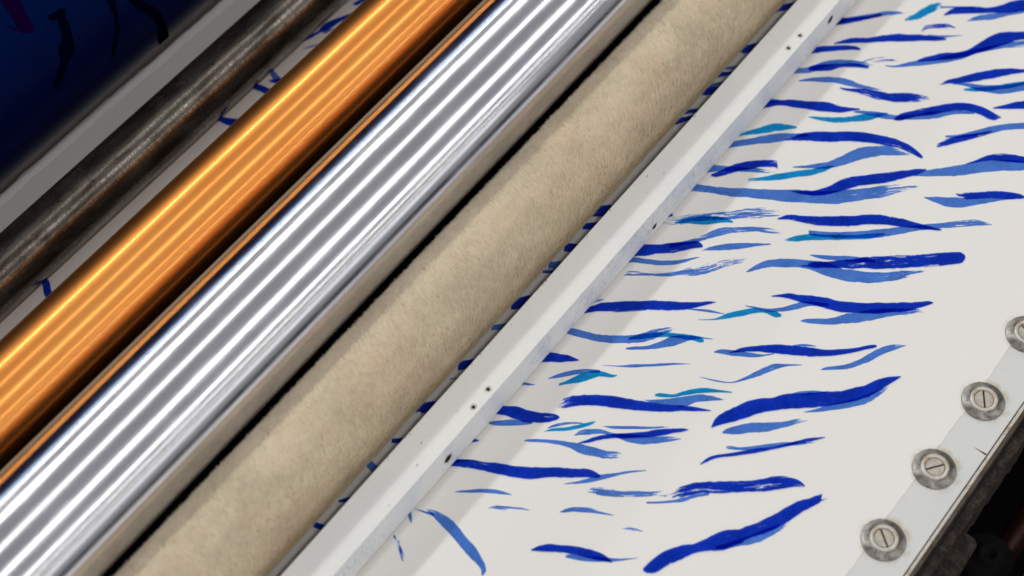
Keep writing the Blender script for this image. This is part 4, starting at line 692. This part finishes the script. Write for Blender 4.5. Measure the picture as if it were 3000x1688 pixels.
# fur-covered damping roller
fur = empty("fur_roller", (0, .095, .30)); tag(fur, "thick beige fleece covered damping roller between the silver roller and the white bar", "roller", "parallel rollers over the printed sheet")
M = N("fleece_backing"); M.base((.62, .53, .40)); M.rough(.9)
core = roller("roller_core", .2445, XA + .4, XB - .4, M.m); core.parent = fur
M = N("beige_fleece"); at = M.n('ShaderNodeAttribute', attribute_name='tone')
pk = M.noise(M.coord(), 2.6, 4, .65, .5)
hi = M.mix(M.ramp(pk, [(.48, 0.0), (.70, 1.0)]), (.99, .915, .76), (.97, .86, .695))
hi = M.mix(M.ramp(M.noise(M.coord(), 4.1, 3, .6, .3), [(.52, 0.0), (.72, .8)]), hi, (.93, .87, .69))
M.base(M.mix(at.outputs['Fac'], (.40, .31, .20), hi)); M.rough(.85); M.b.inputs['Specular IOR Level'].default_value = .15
tl = M.n('ShaderNodeBsdfTranslucent'); M.l(M.b.inputs['Base Color'].links[0].from_socket, tl.inputs[0])
mx = M.n('ShaderNodeMixShader'); mx.inputs[0].default_value = .42
M.l(M.b.outputs[0], mx.inputs[1]); M.l(tl.outputs[0], mx.inputs[2]); M.l(mx.outputs[0], M.out.inputs[0])
def lownoise(x, a, fx, fa, seed):
    r_ = np.random.default_rng(seed); G = r_.random((64, 64)); u = (x * fx) % 63; w = (a * fa) % 63
    i, j = u.astype(int), w.astype(int); s_, t_ = u - i, w - j; s_ = s_ * s_ * (3 - 2 * s_); t_ = t_ * t_ * (3 - 2 * t_)
    return (G[i, j] * (1 - s_) + G[i + 1, j] * s_) * (1 - t_) + (G[i, j + 1] * (1 - s_) + G[i + 1, j + 1] * s_) * t_
n = 640000
X = rng.uniform(-3.4, 4.6, n); A = rng.uniform(math.radians(-62), math.radians(222), n)
clump = lownoise(X + 10, A + 5, 22, 9, 3) ; clump2 = lownoise(X + 10, A + 5, 5, 2.2, 5); cl3 = lownoise(X + 10, A + 5, 30, 12, 9)
swing = .22 + (lownoise(X + 10, A + 5, 4, 3, 11) - .5) * .40 + (cl3 - .5) * .30 + rng.normal(0, .13, n)
L_ = .037 * (1 + rng.normal(0, .22, n)); lift = .42 + (clump - .5) * .20 + rng.normal(0, .12, n); lift = np.clip(lift, .02, 1.2)
r0 = .2435
def pos(x, a, r): return np.stack([x, r * np.cos(a), r * np.sin(a)], 1)
# fibres lie round the roller (towards the bar), leaning a little along it
sgn = -1.0
def along(t):
    return pos(X + L_ * t * np.sin(swing) * .8, A + sgn * L_ * t * np.cos(swing) * np.cos(lift) / .25, r0 + L_ * (np.sin(lift) * t * (1.25 - .45 * t)))
wd = .0013
side = np.stack([np.cos(swing), np.zeros(n), np.zeros(n)], 1) * wd
p0, p1, p2 = along(0.0), along(.55), along(1.0)
side[:, 1] = -np.sin(A) * wd * np.sin(swing) * -sgn; side[:, 2] = np.cos(A) * wd * np.sin(swing) * -sgn
V = np.concatenate([p0 - side, p0 + side, p1 - side * .8, p1 + side * .8, p2], 0).astype(np.float32)
i = np.arange(n)
q = np.stack([i, i + n, i + 3 * n, i + 2 * n], 1); t3 = np.stack([i + 2 * n, i + 3 * n, i + 4 * n], 1)
me = bpy.data.meshes.new("fleece")
me.vertices.add(len(V)); me.vertices.foreach_set('co', V.ravel())
loops = np.concatenate([q.ravel(), t3.ravel()]).astype(np.int32)
me.loops.add(len(loops)); me.loops.foreach_set('vertex_index', loops)
me.polygons.add(2 * n); st_ = np.concatenate([i * 4, 4 * n + i * 3]).astype(np.int32)
me.polygons.foreach_set('loop_start', st_); me.polygons.foreach_set('loop_total', np.concatenate([np.full(n, 4), np.full(n, 3)]).astype(np.int32))
me.update(); me.validate()
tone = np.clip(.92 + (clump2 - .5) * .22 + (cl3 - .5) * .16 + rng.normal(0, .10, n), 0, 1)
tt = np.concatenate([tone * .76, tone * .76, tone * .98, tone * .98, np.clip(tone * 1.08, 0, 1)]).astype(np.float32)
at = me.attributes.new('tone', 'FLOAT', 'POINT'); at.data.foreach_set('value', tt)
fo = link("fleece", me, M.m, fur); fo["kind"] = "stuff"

# ------------------------------------------------------------------ screws with cup washers
R_ = .1075
prof_w = [(1.0, -.03), (1.0, .045), (.985, .062), (.95, .075), (.90, .10), (.80, .155), (.70, .225), (.655, .262), (.635, .280)]
prof_r = [(.635, .275), (.62, .300), (.585, .318), (.545, .322), (.50, .312), (.465, .285), (.445, .25), (.435, .20)]
def screw(x, y, ang, label):
    t = empty("slotted_screw", (x, y, -.003)); tag(t, label, "screw", "screws along the edge of the press bed")
    w_ = lathe("cup_washer", [(r * R_, z * R_) for r, z in prof_w], WASH, t, 72)
    lathe("washer_rim", [(r * R_, z * R_) for r, z in prof_r], EDGE, w_, 72)
    # head made of two halves either side of a real slot
    bm = bmesh.new(); hr = .432 * R_; sw = .042 * R_
    ht, hb = .262 * R_, .12 * R_
    for sg in (1, -1):
        pts = []
        a0 = math.asin(sw / hr)
        for k in range(25):
            a = a0 + (math.pi - 2 * a0) * k / 24; pts.append((hr * math.cos(a), sg * hr * math.sin(a)))
        bot = [bm.verts.new((px, py, hb)) for px, py in pts]; low = [bm.verts.new((px, py, ht - .014 * R_)) for px, py in pts]
        top = [bm.verts.new((px * .965, sg * (sw + (abs(py) - sw) * .965), ht)) for px, py in pts]
        for k in range(len(pts)):
            k2 = (k + 1) % len(pts)
            bm.faces.new((bot[k], bot[k2], low[k2], low[k])); bm.faces.new((low[k], low[k2], top[k2], top[k]))
        bm.faces.new(top)
    bmesh.ops.recalc_face_normals(bm, faces=bm.faces)
    h = from_bm("screw_head", bm, HEAD, t); h.rotation_euler = (0, 0, ang)
    sl = pydata("slot_floor", [(-hr, -sw * 1.2, hb * 1.2), (hr, -sw * 1.2, hb * 1.2), (hr, sw * 1.2, hb * 1.2), (-hr, sw * 1.2, hb * 1.2)], [(0, 1, 2, 3)], DIRT, h)
    gl = fade_disc("glue_stain", (0.006, -.006, .0034), R_ * 1.30, GLUE, rin=R_ * .97, power=1.2); gl.parent = t
    return t
screw(-.031, -2.278, -2.240, "slotted screw in a cup washer, lowest of the row, slot slanting down to the right")
screw(.4335, -2.280, -0.642, "slotted screw in a cup washer, second from the bottom, slot nearly level")
screw(.899, -2.284, -2.545, "slotted screw in a tarnished cup washer, slot upright, third from the bottom")
screw(1.3665, -2.270, 1.2, "steel cup washer and screw cut off by the right side of the picture")

# ------------------------------------------------------------------ machinery in the dark gap
sh = empty("drive_shaft", (0, -2.745, -2.2)); tag(sh, "brown oily shaft in the dark gap, far bottom right", "shaft")
o = roller("shaft_body", .085, 1.22, XB, SHAFT, seg=96); o.parent = sh
o = roller("shaft_collar", .105, 1.72, 1.84, SHAFT, seg=96); o.parent = sh
bt = empty("flange_bolt", (1.19, -2.675, -2.1)); tag(bt, "dark round oily bolt head with a recessed centre, bottom right", "bolt")
lathe("flange", [(.165, -.3), (.165, -.02), (.15, .0), (.11, .006), (.09, .03), (.075, .035)], BOLT, bt)
lathe("bolt_head", [(.075, .02), (.07, .06), (.04, .066), (.032, .045), (.001, .04)], BOLT, bt)
cv = empty("machine_cover", (1.3, -2.90, -2.0)); tag(cv, "grey metal corner of a machine cover at the very bottom right", "cover")
M = N("grey_machine_paint"); M.base((.22, .20, .20)); M.rough(.5)
bm = bmesh.new(); bmesh.ops.create_cube(bm, size=1.0, matrix=Matrix.Translation((-.1, -.26, 0)) @ Matrix.Diagonal((.6, .5, .12, 1)))
bmesh.ops.bevel(bm, geom=bm.edges[:], offset=.015, segments=2, affect='EDGES')
from_bm("cover_plate", bm, M.m, cv)
